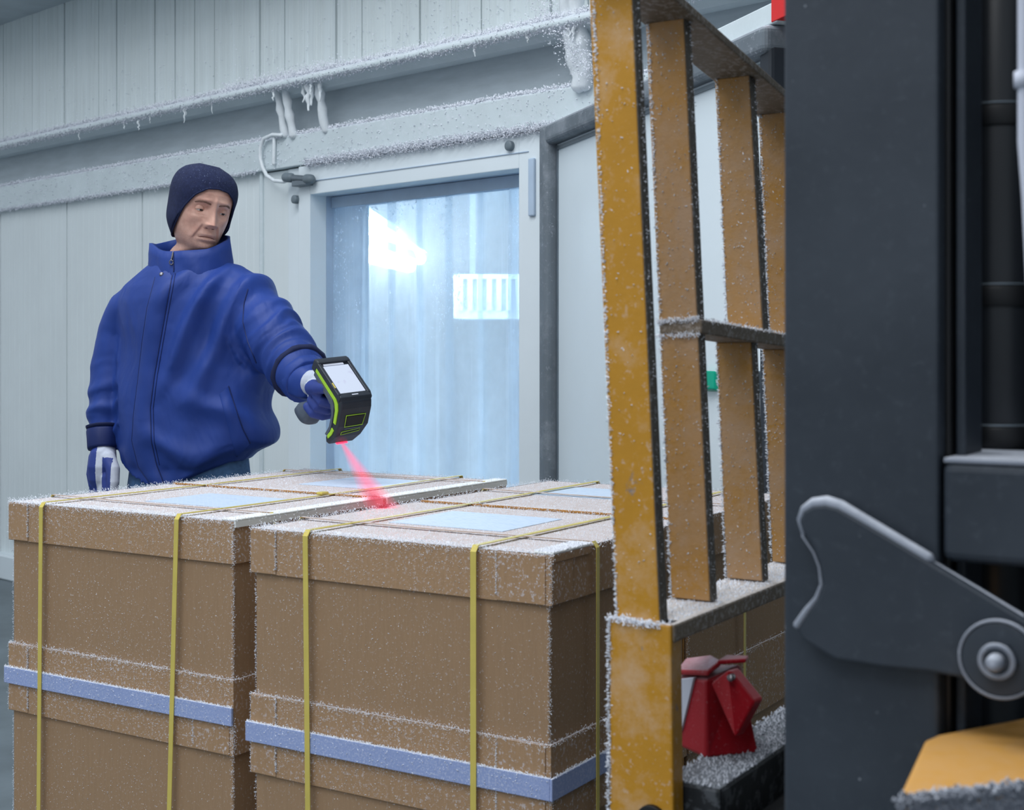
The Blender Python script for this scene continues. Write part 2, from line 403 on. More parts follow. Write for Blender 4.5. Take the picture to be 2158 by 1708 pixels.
# the frosted insulated wall behind everybody
WX, WY, WA = .105, 4.95, math.atan2(-.685, .728)
WU = Vector((math.cos(WA), math.sin(WA))); WV = Vector((-math.sin(WA), math.cos(WA)))
def wl(px, yoff=0):                          # wall x of image column px
    k = (px-CXP)/FPX; ox, oy = WX+WV.x*yoff, WY+WV.y*yoff
    return (k*oy-ox)/(WU.x-k*WU.y)
wall = empty('wall_back', (WX, WY, 0), WA)
tag(wall, 'pale grey insulated panel wall with frost and icicles', kind='structure')
SL, SR = -8.6, 3.2
OPL, OPR, OPT = -1.297, -.082, 1.95
ZC, ZR1, ZR0, ZF1, ZF0 = 3.14, 2.45, 2.385, 2.22, 2.08
# backing (wall core) with the doorway left open
core = MB().box((SL, .06, 0), (OPL-.003, .16, 3.6)).box((OPR+.003, .06, 0), (SR, .16, 3.6)).box((OPL-.003, .06, OPT+.003), (OPR+.003, .16, 3.6))
core.build('wall_core', M['recess'], wall)
# upper panels, one by one, each with its ribs and joints
x = SL; k = 0
random.seed(3)
while x < SR:
    wd = random.choice([.165, .175, .18, .34, .35])
    prof = [(x, .03), (x+.004, -.004-random.random()*.006)]
    q = x+.03
    while q < x+wd-.03:
        dd = -.006-random.random()*.003
        prof += [(q, dd), (q+.006, dd+.003), (q+.012, dd)]
        q += random.uniform(.03, .07)
    prof += [(x+wd-.006, prof[1][1]), (x+wd-.002, .03)]
    poly = [(a, b, ZR1-.02) for a, b in prof]+[(x+wd-.002, .062, ZR1-.02), (x, .062, ZR1-.02)]
    MB().prism(poly, (0, 0, ZC-ZR1+.3)).build('wall_panel', M['wall_up'], wall)
    x += wd; k += 1
# lower panels left of the door
x = SL
lowseams = [SL, -7.9, -7.15, -6.4, -5.65, -4.9, -4.15, -3.4, -2.66, wl(555)]
for a, b in zip(lowseams[:-1], lowseams[1:]):
    prof = [(a+.003, .03), (a+.006, .0)]
    q = a+.05
    while q < b-.05:
        prof += [(q, 0), (q+.004, .0018), (q+.008, 0)]; q += .058
    prof += [(b-.006, 0), (b-.003, .03)]
    MB().prism([(u, v, .14) for u, v in prof]+[(b-.003, .062, .14), (a+.003, .062, .14)], (0, 0, ZF0-.14)).build('wall_panel', M['wall'], wall)
MB().box((wl(555)+.003, -.004, .14), (wl(612)-.002, .062, ZF0-.005)).build('wall_panel', M['wall'], wall, bevel=.004)
MB().box((.09, .0, .14), (SR, .062, ZF0)).build('wall_panel', M['wall'], wall)
mb = MB().tube([(wl(555), -.008, .15), (wl(555), -.008, 2.1)], .011, 8)
mb.build('joint_trim', M['fascia'], wall, smooth=True)
MB().box((SL, -.05, 0), (OPL-.22, .06, .14)).build('kerb', M['frame'], wall, bevel=.01)
# ledge rail, shadowed recess, fascia beam
MB().prism([(SL, -.13, ZR0+.025), (SL, -.135, ZR0+.045), (SL, -.11, ZR1-.005), (SL, .06, ZR1+.01), (SL, .06, ZR0+.01), (SL, -.05, ZR0)], (SR-SL, 0, 0)).build('ledge', M['fascia'], wall, bevel=.006)
MB().tube([(SL, -.125, ZR0+.03), (SR, -.125, ZR0+.03)], .016, 8).build('ledge_pipe', M['fascia'], wall, smooth=True)
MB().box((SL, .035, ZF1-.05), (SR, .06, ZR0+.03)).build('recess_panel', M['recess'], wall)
MB().prism([(SL, -.035, ZF0), (SL, -.04, ZF1-.01), (SL, -.03, ZF1), (SL, .06, ZF1+.012), (SL, .06, ZF0)], (SR-SL, 0, 0)).build('fascia_beam', M['fascia'], wall, bevel=.004)
# icicles and frosted drop pipes between ledge and fascia
def icicle(x, z1, z0, r, y=-.10):
    n = 9; pts = []; rr = []
    for i in range(n):
        t = i/(n-1); pts.append((x+random.uniform(-.004, .004), y+random.uniform(-.004, .004), z1+(z0-z1)*t)); rr.append(r*(1-.75*t)*random.uniform(.8, 1.2))
    MB().tube(pts, rr, 9).build('icicle', M['ice'], wall, smooth=True)
for px, a, b, r in ((581, ZR0+.05, ZF1, .017), (598, ZR0+.05, ZF1-.005, .02), (666, ZR0+.06, ZF1-.01, .02), (650, ZR0+.02, 2.29, .018), (657, ZR0+.02, 2.31, .014), (640, ZR0+.02, 2.33, .012), (675, ZR0+.02, 2.32, .012)):
    n = 9
    if b < 2.25:
        pts = [(wl(px, -.09)+random.uniform(-.003, .003), -.09+.05*i/8, a+(b-a)*i/8) for i in range(9)]
        MB().tube(pts, [r*random.uniform(.75, 1.25) for _ in range(9)], 9).build('frosted_pipe', M['ice'], wall, smooth=True)
    else: icicle(wl(px, -.1), a, b, r)
for _ in range(16):
    icicle(random.uniform(-4.6, 1.2), ZR0+.015, ZR0-random.uniform(.01, .05), random.uniform(.004, .009), -.125)
for i, r in ((1196, .03), (1212, .034)):
    pts = [(wl(i, -.11)+random.uniform(-.008, .008), -.11+.06*j/10, ZR1+.05+(ZF1-.01-ZR1-.05)*j/10) for j in range(11)]
    MB().tube(pts, [r*random.uniform(.7, 1.3) for _ in range(11)], 9).build('frosted_pipe', M['ice'], wall, smooth=True)
# fuzzy frost on ledge and fascia
fr = cat(on_edge((-4.9, -.12, ZR1-.01), (1.6, -.12, ZR1-.01), 22000, (0, -.4, 1), .008),
         on_edge((-4.9, -.132, ZR0+.02), (1.6, -.132, ZR0+.02), 18000, (0, -.5, -1), .007),
         on_edge((-4.9, -.035, ZF1), (1.6, -.035, ZF1), 11000, (0, -.6, .8), .005),
         on_edge((-4.9, -.037, ZF0), (wl(555), -.037, ZF0), 6000, (0, -.8, -.3), .006),
         on_edge((wl(660), -.045, ZF0+.005), (.1, -.045, ZF0+.005), 9000, (0, -.8, -.2), .010),
         on_edge((-1.8, -.11, ZR1), (-1.0, -.11, ZR1), 2500, (0, -.4, 1), .014),
         on_edge((.1, -.11, ZR1+.05), (.35, -.11, ZF1), 1500, (0, -1, .3), .03),
         on_rect((-4.9, -.041, ZF0), (6, 0, 0), (0, 0, ZF1-ZF0), 1500, (0, -1, 0)))
crystals('frost_crystals', fr[0], fr[1], .0052, M['frost'], wall, aspect=.5)
fr = cat(on_rect((-4.9, -.012, ZR1), (6.2, 0, 0), (0, 0, .5), 9000, (0, -1, 0), lambda u, v: (1-v)**2*(.35+.65*(u > .62))))
crystals('frost_crystals', fr[0], fr[1], .005, M['frost'], wall, aspect=.5)

# soffit at the top left
c_ = empty('ceiling', (WX, WY, 0), WA); tag(c_, 'grey ceiling edge above the frosted wall', kind='structure')
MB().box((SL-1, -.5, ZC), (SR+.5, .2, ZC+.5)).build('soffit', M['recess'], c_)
MB().box((SL-1, -.54, ZC-.03), (SR+.5, -.5, ZC+.5)).build('soffit_lip', M['fascia'], c_)

# door frame round the opening
fr_ = empty('trim_1', (WX, WY, 0), WA); tag(fr_, 'white door frame around the strip curtain doorway', kind='structure')
FL = wl(612)
FT = ZF0-.005
MB().box((FL, -.012, 0), (wl(640), .06, FT)).build('frame_post', M['frame'], fr_, bevel=.003)
MB().box((wl(640)+.002, -.03, 0), (OPL, .06, FT)).build('frame_post', M['frame'], fr_, bevel=.003)
MB().box((OPL, -.03, OPT), (OPR, .06, FT)).build('frame_head', M['frame'], fr_, bevel=.003)
MB().box((OPR, -.03, 0), (.055, .06, FT)).build('frame_post', M['frame'], fr_, bevel=.003)
MB().box((OPL-.012, -.034, OPT+.055), (OPR+.05, -.030, OPT+.058)).build('groove', M['reveal'], fr_)
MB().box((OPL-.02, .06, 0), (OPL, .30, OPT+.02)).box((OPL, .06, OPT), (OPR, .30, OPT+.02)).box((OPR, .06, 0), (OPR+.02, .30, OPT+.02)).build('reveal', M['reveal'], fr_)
MB().box((OPR+.055, -.042, 1.77), (OPR+.085, -.029, 1.98)).build('strike_plate', M['reveal'], fr_, bevel=.005)
for px, py in ((625, 422), (1077, 310)):
    s = wl(px, -.03); Y = WY+WU.y*s
    z = EYE+(HOR-py)/FPX*Y
    MB().lathe([(.0, -.05), (.012, -.05), (.0185, -.046), (.0185, -.025), (0, -.025)], 20, 'y', (s, 0, z)).build('frame_plug', M['bolt'], fr_, smooth=True, bevel=.001)

# cable and proximity sensor on the fascia
def wp(px, py, y):
    s = wl(px, y); Y = WY+WU.y*s+WV.y*y
    return Vector((s, y, EYE+(HOR-py)/FPX*Y))
sen = empty('door_sensor', (WX, WY, 0), WA); tag(sen, 'grey door sensor with looped cable above the doorway corner', 'sensor')
cab = [wp(*p, -.06) for p in ((592, 285), (575, 284), (556, 292), (549, 312), (549, 335), (553, 352), (562, 370), (578, 381), (598, 383), (612, 378))]
MB().tube(cab, .0085, 10).build('cable', M['ice'], sen, smooth=True)
MB().tube([wp(578, 290, -.05), wp(577, 345, -.05)], .008, 8).build('cable', M['ice'], sen, smooth=True)
a, b = wp(603, 374, -.06), wp(655, 378, -.06)
MB().tube([a, a+(b-a)*.2], .021, 14).build('sensor_cap', M['bolt'], sen, smooth=True)
MB().tube([a+(b-a)*.15, a+(b-a)*.85], .014, 14).build('sensor_barrel', M['grey'], sen, smooth=True)
MB().tube([a+(b-a)*.85, b], .021, 14).build('sensor_cap', M['bolt'], sen, smooth=True)
MB().box(wp(618, 388, -.06)-Vector((0, .01, .012)), wp(648, 384, -.06)+Vector((0, .06, .012))).build('bracket', M['grey'], sen, bevel=.003)

# swung-open door leaf with rubber seal
H0 = Vector((.135, 4.88)); H1 = Vector((.655, 3.34)); dl_ = H1-H0; LW = dl_.length
leaf = empty('door_1', (H0.x, H0.y, 0), math.atan2(dl_.y, dl_.x)); tag(leaf, 'white insulated door leaf swung open with dark rubber seal', kind='structure')
LT = 2.085
# local: x along the leaf to its free edge, camera side is -y
MB().box((.055, -.0, .03), (LW-.05, .10, LT-.05)).build('leaf_panel', M['leaf'], leaf, bevel=.004)
MB().box((0, -.045, .0), (.075, .11, LT)).build('seal_strip', M['gasket'], leaf, bevel=.02, seg=4)
MB().box((.06, -.045, LT-.075), (LW, .11, LT-.003)).build('seal_strip', M['gasket'], leaf, bevel=.02, seg=4)
MB().box((LW-.055, -.03, .0), (LW, .11, LT-.05)).build('seal_strip', M['gasket_dk'], leaf, bevel=.015, seg=3)
MB().box((.0755, -.006, .03), (.09, .0, LT-.08)).build('lining_strip', M['grey'], leaf)
MB().box((.09, -.006, LT-.095), (LW-.06, .0, LT-.083)).build('lining_strip', M['grey'], leaf)
MB().box((LW-.62, -.02, LT-.003), (LW+.02, .10, LT+.05)).build('header_strip', M['fascia'], leaf, bevel=.004)
MB().box((LW-.005, -.022, LT+.0), (LW+.08, .102, LT+.055)).build('red_marker', M['redp'], leaf, bevel=.002)
def leafx(px):
    k = (px-CXP)/FPX; u = dl_.normalized(); return (k*H0.y-H0.x)/(u.x-k*u.y)
def leafp(px, py):
    s = leafx(px); Y = H0.y+dl_.normalized().y*s; return s, EYE+(HOR-py)/FPX*Y
s, z = leafp(1508, 803); MB().prism([(s-.05, 0, z-.03), (s+.03, 0, z-.03), (s+.03, -.02, z-.022), (s-.04, -.03, z-.022)], (0, 0, .05)).build('release_knob', M['green'], leaf, bevel=.004)
s, z = leafp(1597, 803); MB().box((s-.06, -.025, z-.03), (s+.035, 0, z+.025)).build('latch_body', M['grey'], leaf, bevel=.004)

# cold room behind the doorway
cr = empty('wall_inner', (WX, WY, 0), WA); tag(cr, 'bluish cold room interior behind the strip curtain', kind='structure')
MB().box((-6.5, 6.8, 0), (3.2, 6.9, 2.6)).build('inner_back_wall', M['cold_wall'], cr)
MB().box((-6.6, .32, 0), (-6.5, 6.9, 2.6)).build('inner_side_wall', M['cold_wall'], cr)
MB().box((3.1, .32, 0), (3.2, 6.9, 2.6)).build('inner_side_wall', M['cold_wall'], cr)
MB().box((-6.5, .16, -.02), (3.2, 6.9, .004)).build('inner_floor', M['cold_white'], cr)
MB().box((-6.5, .3, 2.6), (3.2, 6.9, 2.7)).build('inner_ceiling', M['cold_white'], cr)
MB().box((-6.5, .165, 0), (OPL-.025, .32, 2.6)).box((OPR+.025, .165, 0), (3.2, .32, 2.6)).box((OPL-.025, .165, OPT+.025), (OPR+.025, .32, 2.6)).build('inner_front_wall', M['cold_white'], cr)
for n_, (pa, pb) in enumerate((((640, 405, 6.5), (884, 545, 10.6)), ((620, 496, 6.4), (862, 560, 9.8)))):
    a, b = S(*pa), S(*pb)
    t = empty('tube_lamp', (0, 0, 0)); tag(t, ['fluorescent tube lamp glowing in cold room, the upper one', 'fluorescent tube lamp glowing in cold room, the lower one'][n_], 'lamp', 'tube lamps in the cold room')
    MB().tube([a, b], .05, 10).build('tube', M['tube'], t, smooth=True)
    d = (b-a).normalized(); sd = Vector((d.y, -d.x, 0)).normalized()*.06
    MB().prism([a+sd+Vector((0,0,.045)), a-sd+Vector((0,0,.045)), a-sd*.6+Vector((0,0,.11)), a+sd*.6+Vector((0,0,.11))], b-a).build('housing', M['cold_white'], t)
    for u in (.1, .9): MB().tube([a+(b-a)*u+Vector((0, 0, .1)), Vector((*(a+(b-a)*u).xy, 2.62))], .008, 6).build('hanger', M['grey'], t)
area('cold_room_fill', (-.2, 8.2, 2.5), (0, 0, 0), 2.4, 2.4, 105, (.58, .80, 1))  # added fill light that brightens the cold room, no fixture of its own
ev = empty('evaporator_unit', (0, 0, 0)); tag(ev, 'white louvred cooling unit on the cold room wall', 'cooler')
a, b = S(955, 578, 8.8), S(1125, 672, 8.8)
MB().box((a.x, 8.84, b.z), (b.x, 9.2, a.z)).build('casing', M['cold_white'], ev, bevel=.01)
MB().box((a.x+.02, 8.8, b.z), (b.x, 8.85, b.z+.05)).box((a.x+.02, 8.8, a.z-.03), (b.x, 8.85, a.z)).build('casing_edge', M['cold_white'], ev)
for i in range(8):
    xx = a.x+.03+i*.062; MB().box((xx, 8.79, b.z+.05), (xx+.034, 8.835, a.z-.03)).build('louvre', M['cold_white'], ev)
MB().box((a.x+.1, 9.0, a.z), (a.x+.14, 9.05, 2.61)).box((b.x-.14, 9.0, a.z), (b.x-.1, 9.05, 2.61)).build('bracket', M['grey'], ev)

def mistm():
    m = bpy.data.materials.new('cold_mist'); m.use_nodes = True; n = m.node_tree.nodes; n.clear()
    o = n.new('ShaderNodeOutputMaterial'); v = n.new('ShaderNodeVolumeScatter'); v.inputs['Color'].default_value = (.93, .97, 1, 1)
    v.inputs['Density'].default_value = .13; v.inputs['Anisotropy'].default_value = .55
    m.node_tree.links.new(v.outputs[0], o.inputs['Volume']); return m
ms = MB().box((-6.4, .34, .02), (3.0, 6.7, 2.58)).build('cold_mist', mistm()); ms.location = (WX, WY, 0); ms.rotation_euler = (0, 0, WA)
tag(ms, 'pale cold mist filling the room behind the strip curtain', 'mist', kind='stuff')
sc_ = empty('strip_curtain', (WX, WY, 0), WA); tag(sc_, 'frosted transparent strip curtain hanging in the doorway', 'curtain')
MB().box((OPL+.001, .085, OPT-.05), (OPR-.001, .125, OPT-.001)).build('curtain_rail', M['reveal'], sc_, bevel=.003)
nst = 7; pw = (OPR-OPL)/nst
for i in range(nst):
    x0 = OPL+.003+i*pw; x1 = min(OPR-.003, x0+pw*1.22); yy = .098+(.008 if i % 2 else 0)
    rows = []
    vs = []; fs = []
    for r, z in enumerate((.01, .35, .7, 1.05, 1.4, 1.7, OPT-.045)):
        for c in range(7):
            u = c/6; vs.append((x0+(x1-x0)*u+.004*math.sin(z*4+i), yy+.010*math.sin(u*math.pi)*(1 if i % 2 else -1)+.004*math.sin(z*3+i*2), z))
    for r in range(6):
        for c in range(6): fs.append((r*7+c, r*7+c+1, r*7+c+8, r*7+c+7))
    MB().add(vs, fs).build('strip', M['curtain'], sc_, smooth=True, fix=False)

# ================================================================== CARTONS
TOPZ = .95
def carton(name, label, n0, l0, w, d, z0, z1, lidh, trayh, group, flaps=(), labelpos=None, top=True, seamside=False, dens=1):
    """n0,l0: front left corner in the rotated frame (n to the right, l away)"""
    t = empty(name, (N2.x*n0+L2.x*l0, N2.y*n0+L2.y*l0, z0), -TH); tag(t, label, 'box', group)
    h = z1-z0; o = .006
    MB().box((o, o, .004), (w-o, d-o, h-.004)).build('body', M['card'], t, bevel=.003)
    # lid: five walls, open below
    lid = MB().box((0, 0, h-lidh), (w, .004, h)).box((0, d-.004, h-lidh), (w, d, h)).box((0, .004, h-lidh), (.004, d-.004, h)).box((w-.004, .004, h-lidh), (w, d-.004, h)).box((.001, .001, h-.0042), (w-.001, d-.001, h))
    ld = lid.build('lid', M['card_lid'], t)
    tr = MB().box((0, 0, 0), (w, .004, trayh)).box((0, d-.004, 0), (w, d, trayh)).box((0, .004, 0), (.004, d-.004, trayh)).box((w-.004, .004, 0), (w, d-.004, trayh)).box((.001, .001, 0), (w-.001, d-.001, .0042))
    ty = tr.build('tray', M['card_lid'], t)
    for f0, f1 in flaps:                     # folded corner flaps, a thickness proud, of lid and tray
        MB().box((f0*w, -.0022, h-lidh+.001), (f1*w, .0, h-.002)).build('corner_flap', M['card_lid'], ld, bevel=.0008)
        MB().box((f0*w, -.0022, .002), (f1*w, .0, trayh-.001)).build('corner_flap', M['card_lid'], ty, bevel=.0008)
    if seamside:
        MB().box((w, .0, h-lidh+.001), (w+.0022, .07, h-.002)).build('corner_flap', M['card_lid'], ld, bevel=.0008)
    if labelpos and top:
        a, b, c, e = labelpos
        MB().box((a, b, h+.0002), (c, e, h+.0012)).build('shipping_label', M['paper'], t)
    P = []
    if top:
        keep = (lambda u, v: not (labelpos and labelpos[0] < u*w < labelpos[2] and labelpos[1] < v*d < labelpos[3]))
        P += [on_rect((0, 0, h), (w, 0, 0), (0, d, 0), int(10000*dens), (0, 0, 1), keep),
              on_edge((0, 0, h), (w, 0, h), int(2600*dens), (0, -.5, .7), .0035), on_edge((0, d, h), (w, d, h), int(1500*dens), (0, .3, .8), .0035),
              on_edge((0, 0, h), (0, d, h), int(1800*dens), (-.4, 0, .8), .0035), on_edge((w, 0, h), (w, d, h), int(900*dens), (.4, 0, .8), .0035),
              on_rect((0, 0, h), (w, 0, 0), (0, .045, 0), int(2500*dens), (0, 0, 1))]
    P += [on_edge((0, 0, trayh), (w, 0, trayh), int(1900*dens), (0, -.6, .7), .003), on_edge((w, 0, trayh), (w, d, trayh), int(800*dens), (.6, 0, .7), .003)]
    P += [on_edge((o, o, trayh), (o, o, h-lidh), int(260*dens), (-.8, -.4, 0), .001), on_edge((w-o, o, trayh), (w-o, o, h-lidh), int(420*dens), (.1, -.8, 0), .002),
          on_edge((0, 0, h-lidh), (0, 0, h), int(260*dens), (-.8, -.3, 0), .0015), on_edge((w, 0, h-lidh), (w, 0, h), int(260*dens), (-.1, -.9, 0), .003),
          on_edge((0, 0, 0), (0, 0, trayh), int(240*dens), (-.8, -.3, 0), .0015)]
    for f0, f1 in flaps:
        x = f1 if f0 < .3 else f0
        P += [on_edge((x*w, -.002, h-lidh+.01), (x*w, -.002, h), int(190*dens), (0, -1, 0), .0012), on_edge((x*w, -.002, .004), (x*w, -.002, trayh), int(190*dens), (0, -1, 0), .0012)]
    # sprinkle over the front: lid densest near its top, walls thin
    P += [on_rect((0, 0, h-lidh), (w, 0, 0), (0, 0, lidh), int(3400*dens), (0, -1, .2), lambda u, v: .25+.75*v*v),
          on_rect((0, 0, 0), (w, 0, 0), (0, 0, trayh), int(1500*dens), (0, -1, .2)),
          on_rect((o, o, trayh), (w-2*o, 0, 0), (0, 0, h-lidh-trayh), int(1900*dens), (0, -1, .2), lambda u, v: .25+.75*(1-v)*math.exp(-((u-.45)/.3)**2))]
    p, n = cat(*P)
    crystals('frost_crystals', p, n, .0023, M['frost'], t, aspect=.28)
    return t
A_n, A_l, A_w = -1.106*N2.x+3.007*N2.y, -1.106*L2.x+3.007*L2.y, .665
B_n, B_l, B_w = -.488*N2.x+2.559*N2.y, -.488*L2.x+2.559*L2.y, .649
ZM = TOPZ-.383; ZB = .144
FLP = ((0, .095), (.84, .985))
g = 'cardboard cartons on the pallets'
AF, ABK, BF, BBK = .475, .51, .525, .565
GP = .012
carton('carton', 'upper cardboard box in front left stack, beside worker', A_n, A_l, A_w, AF, ZM, TOPZ, .083, .074, g, FLP[:1], (.25, .16, .49, .36))
carton('carton', 'lower cardboard box in front left stack below light blue strip', A_n, A_l, A_w, AF, ZB, ZM, .074, .074, g, FLP, top=False)
carton('carton', 'upper cardboard box at far left behind orange seam', A_n, A_l+AF+GP, A_w, ABK, ZM, TOPZ, .083, .074, g, (), (.28, .15, .5, .38), dens=.7)
carton('carton', 'lower cardboard box hidden under the far left box', A_n, A_l+AF+GP, A_w, ABK, ZB, ZM, .074, .074, g, (), top=False, dens=.2)
carton('carton', 'upper cardboard box nearest the camera, lit by red laser', B_n, B_l, B_w, BF, ZM, TOPZ, .083, .074, g, FLP, (.17, .20, .43, .42), seamside=True)
carton('carton', 'lower cardboard box nearest the camera, under the front box', B_n, B_l, B_w, BF, ZB, ZM, .074, .074, g, FLP, top=False, seamside=True)
carton('carton', 'upper cardboard box at far right behind the yellow bars', B_n, B_l+BF+GP, B_w, BBK, ZM, TOPZ, .083, .074, g, (), (.12, .25, .36, .45), dens=.7)
carton('carton', 'lower cardboard box at far right behind the yellow bars', B_n, B_l+BF+GP, B_w, BBK, ZB, ZM, .074, .074, g, (), top=False, dens=.2)
def frame_root(name): return empty(name, (0, 0, 0), -TH)
# orange seam packing between front and back cartons
for lab, n0, w_, l in (('orange cardboard divider between the two left boxes', A_n, A_w, A_l+AF), ('orange cardboard divider between the two right boxes', B_n, B_w, B_l+BF)):
    o = empty('divider', (N2.x*n0+L2.x*l, N2.y*n0+L2.y*l, ZB), -TH)
    MB().box((.01, .003, .0), (w_-.01, GP-.003, TOPZ-ZB+.004)).build('divider_board', M['card_in'], o)
    tag(o, lab, 'divider', 'dividers between boxes')
# pallets, board by board
for lab, n0, l0, w_, d_ in (('wooden pallet under the left box stacks', A_n, A_l, A_w, AF+ABK+GP), ('wooden pallet under the right box stacks', B_n, B_l, B_w, BF+BBK+GP)):
    t = empty('pallet', (N2.x*n0+L2.x*l0, N2.y*n0+L2.y*l0, 0), -TH); tag(t, lab, 'pallet', 'pallets')
    for i in range(7):
        y = i*(d_-.09)/6; MB().box((0, y, .122), (w_, y+.09, .1435)).build('deck_board', M['wood'], t)
    for i in range(3):
        x = i*(w_-.1)/2
        MB().box((x, 0, 0), (x+.1, d_, .02)).build('bottom_board', M['wood'], t)
        for j in range(3):
            y = j*(d_-.12)/2; MB().box((x, y, .02), (x+.1, y+.12, .1)).build('block', M['wood'], t)
        MB().box((x, 0, .1), (x+.1, d_, .122)).build('stringer_board', M['wood'], t)
# light blue foam strips round the joint of the stacks
def band(name, lab, n0, l0, w_, d_, zc, h, side):
    t = empty(name, (N2.x*n0+L2.x*l0, N2.y*n0+L2.y*l0, 0), -TH); tag(t, lab, 'foam strip', 'blue foam strips')
    MB().box((-.008, -.0085, zc-h/2), (w_+.0025, -.0024, zc+h/2)).build('front_strip', M['foam'], t, bevel=.0015)
    P = [on_edge((-.008, -.006, zc+h/2), (w_, -.006, zc+h/2), 1300, (0, -.4, .9), .0012), on_rect((-.008, -.0085, zc-h/2), (w_+.01, 0, 0), (0, 0, h), 300, (0, -1, .2))]
    if side:
        MB().box((w_+.0025, -.0085, zc-h/2), (w_+.0075, d_, zc+h/2)).build('side_strip', M['foam'], t, bevel=.0015)
        P.append(on_edge((w_+.005, 0, zc+h/2), (w_+.005, d_, zc+h/2), 700, (.4, 0, .9), .0015))
    p, n = cat(*P); crystals('frost_crystals', p, n, .003, M['frost'], t, aspect=.3)
band('foam_strip', 'light blue foam strip around left box stack', A_n, A_l, A_w, AF, ZM+.004, .036, False)
band('foam_strip', 'light blue foam strip around right box stack', B_n, B_l, B_w, BF, ZM+.004, .037, True)
# white edge protectors on the top right edges
def protector(lab, n0, l0, w_, d_, frosty=False):
    t = empty('edge_protector', (N2.x*(n0+w_)+L2.x*l0, N2.y*(n0+w_)+L2.y*l0, TOPZ), -TH); tag(t, lab, 'edge protector', 'foam edge protectors')
    MB().box((-.034, .002, .0), (.004, d_-.002, .0045)).build('top_flange', M['foamw'], t, bevel=.002)
    MB().box((.0, .002, -.012), (.004, d_-.002, .0)).build('side_flange', M['card_lid'] if frosty else M['foamw'], t)
    p, n = cat(on_rect((-.034, .002, .0045), (.038, 0, 0), (0, d_, 0), 2500 if frosty else 500, (0, 0, 1)))
    crystals('frost_crystals', p, n, .003, M['frost'], t)
protector('white foam edge strip on the front left box', A_n, A_l, A_w, AF)
protector('white foam edge strip on the far left box', A_n, A_l+AF+GP, A_w, ABK)
protector('short frosted edge strip on the box nearest the camera', B_n, B_l, B_w, .13, True)
# yellow packing straps
SW = .0115
def strap_loop(lab, n0, l0, pts, axis, grp='yellow packing straps', buckle=None, lean=0, mult=1.0):
    """closed ring of the strap: pts in the loop's plane (u along the loop, z); axis 'l' runs front to back, 'n' left to right"""
    t = empty('packing_strap', (N2.x*n0+L2.x*l0, N2.y*n0+L2.y*l0, 0), -TH); tag(t, lab, 'strap', grp)
    sw = SW*mult/2; th = .0012; rings = []
    n = len(pts); cu = sum(p[0] for p in pts)/n; cz = sum(p[1] for p in pts)/n
    for u, z in pts:
        iu = u-th*(1 if u > cu else -1); iz = z-th*(1 if z > cz else -1)
        lx = lean*(z-TOPZ)
        q = [(lx-sw, u, z), (lx+sw, u, z), (lx+sw, iu, iz), (lx-sw, iu, iz)]
        if axis == 'n': q = [(b, a, c) for a, b, c in q]
        rings.append(q)
    lp = MB().loft(rings, False, 0, True)
    if axis == 'n': lp.m = [1 if min(lp.v[i][2] for i in f) > TOPZ-.003 else 0 for f in lp.f]    # frost-covered where it lies on the top
    lp.build('band', [M['strap'], M['card_lid']], t)
    if buckle is not None:
        u = buckle; q = (-.009, u-.012, TOPZ+.006), (.009, u+.012, TOPZ+.012)
        if axis == 'n': q = ((u-.012, -.009, TOPZ+.006), (u+.012, .009, TOPZ+.012))
        MB().box(*q).build('buckle', M['strap'], t, bevel=.002)
    return t
def loop_pts(a, b, g=.011):
    zt, zb = TOPZ+.0065, ZB+.001
    return [(a-g, zb), (a-g, TOPZ-.004), (a-g+.008, zt), ((a+b)/2, zt-.002), (b+g-.008, zt), (b+g, TOPZ-.004), (b+g, zb)]
strap_loop('yellow strap on left stack, leftmost in the photo', A_n+.117, A_l, loop_pts(0, AF+ABK+GP), 'l', lean=.012)
strap_loop('yellow strap on left stack, nearer the dark gap', A_n+.522, A_l, loop_pts(0, AF+ABK+GP), 'l', buckle=.44, lean=.035)
strap_loop('yellow strap on right stack, left of the white label', B_n+.140, B_l, loop_pts(0, BF+BBK+GP), 'l', lean=-.012)
strap_loop('yellow strap on right stack, right of the white label', B_n+.505, B_l, loop_pts(0, BF+BBK+GP), 'l')
strap_loop('yellow cross strap over the front left box', A_n, A_l+.115, loop_pts(-.0, A_w, .0035), 'n', mult=.7)
strap_loop('yellow cross strap over the far left box', A_n, A_l+.90, loop_pts(-.0, A_w, .0035), 'n', mult=.7)
strap_loop('yellow cross strap down the right side of the nearest box', B_n, B_l+.145, loop_pts(0, B_w, .009), 'n', mult=.9)
strap_loop('yellow cross strap over the far right box', B_n, B_l+.80, loop_pts(0, B_w, .009), 'n', mult=.9)

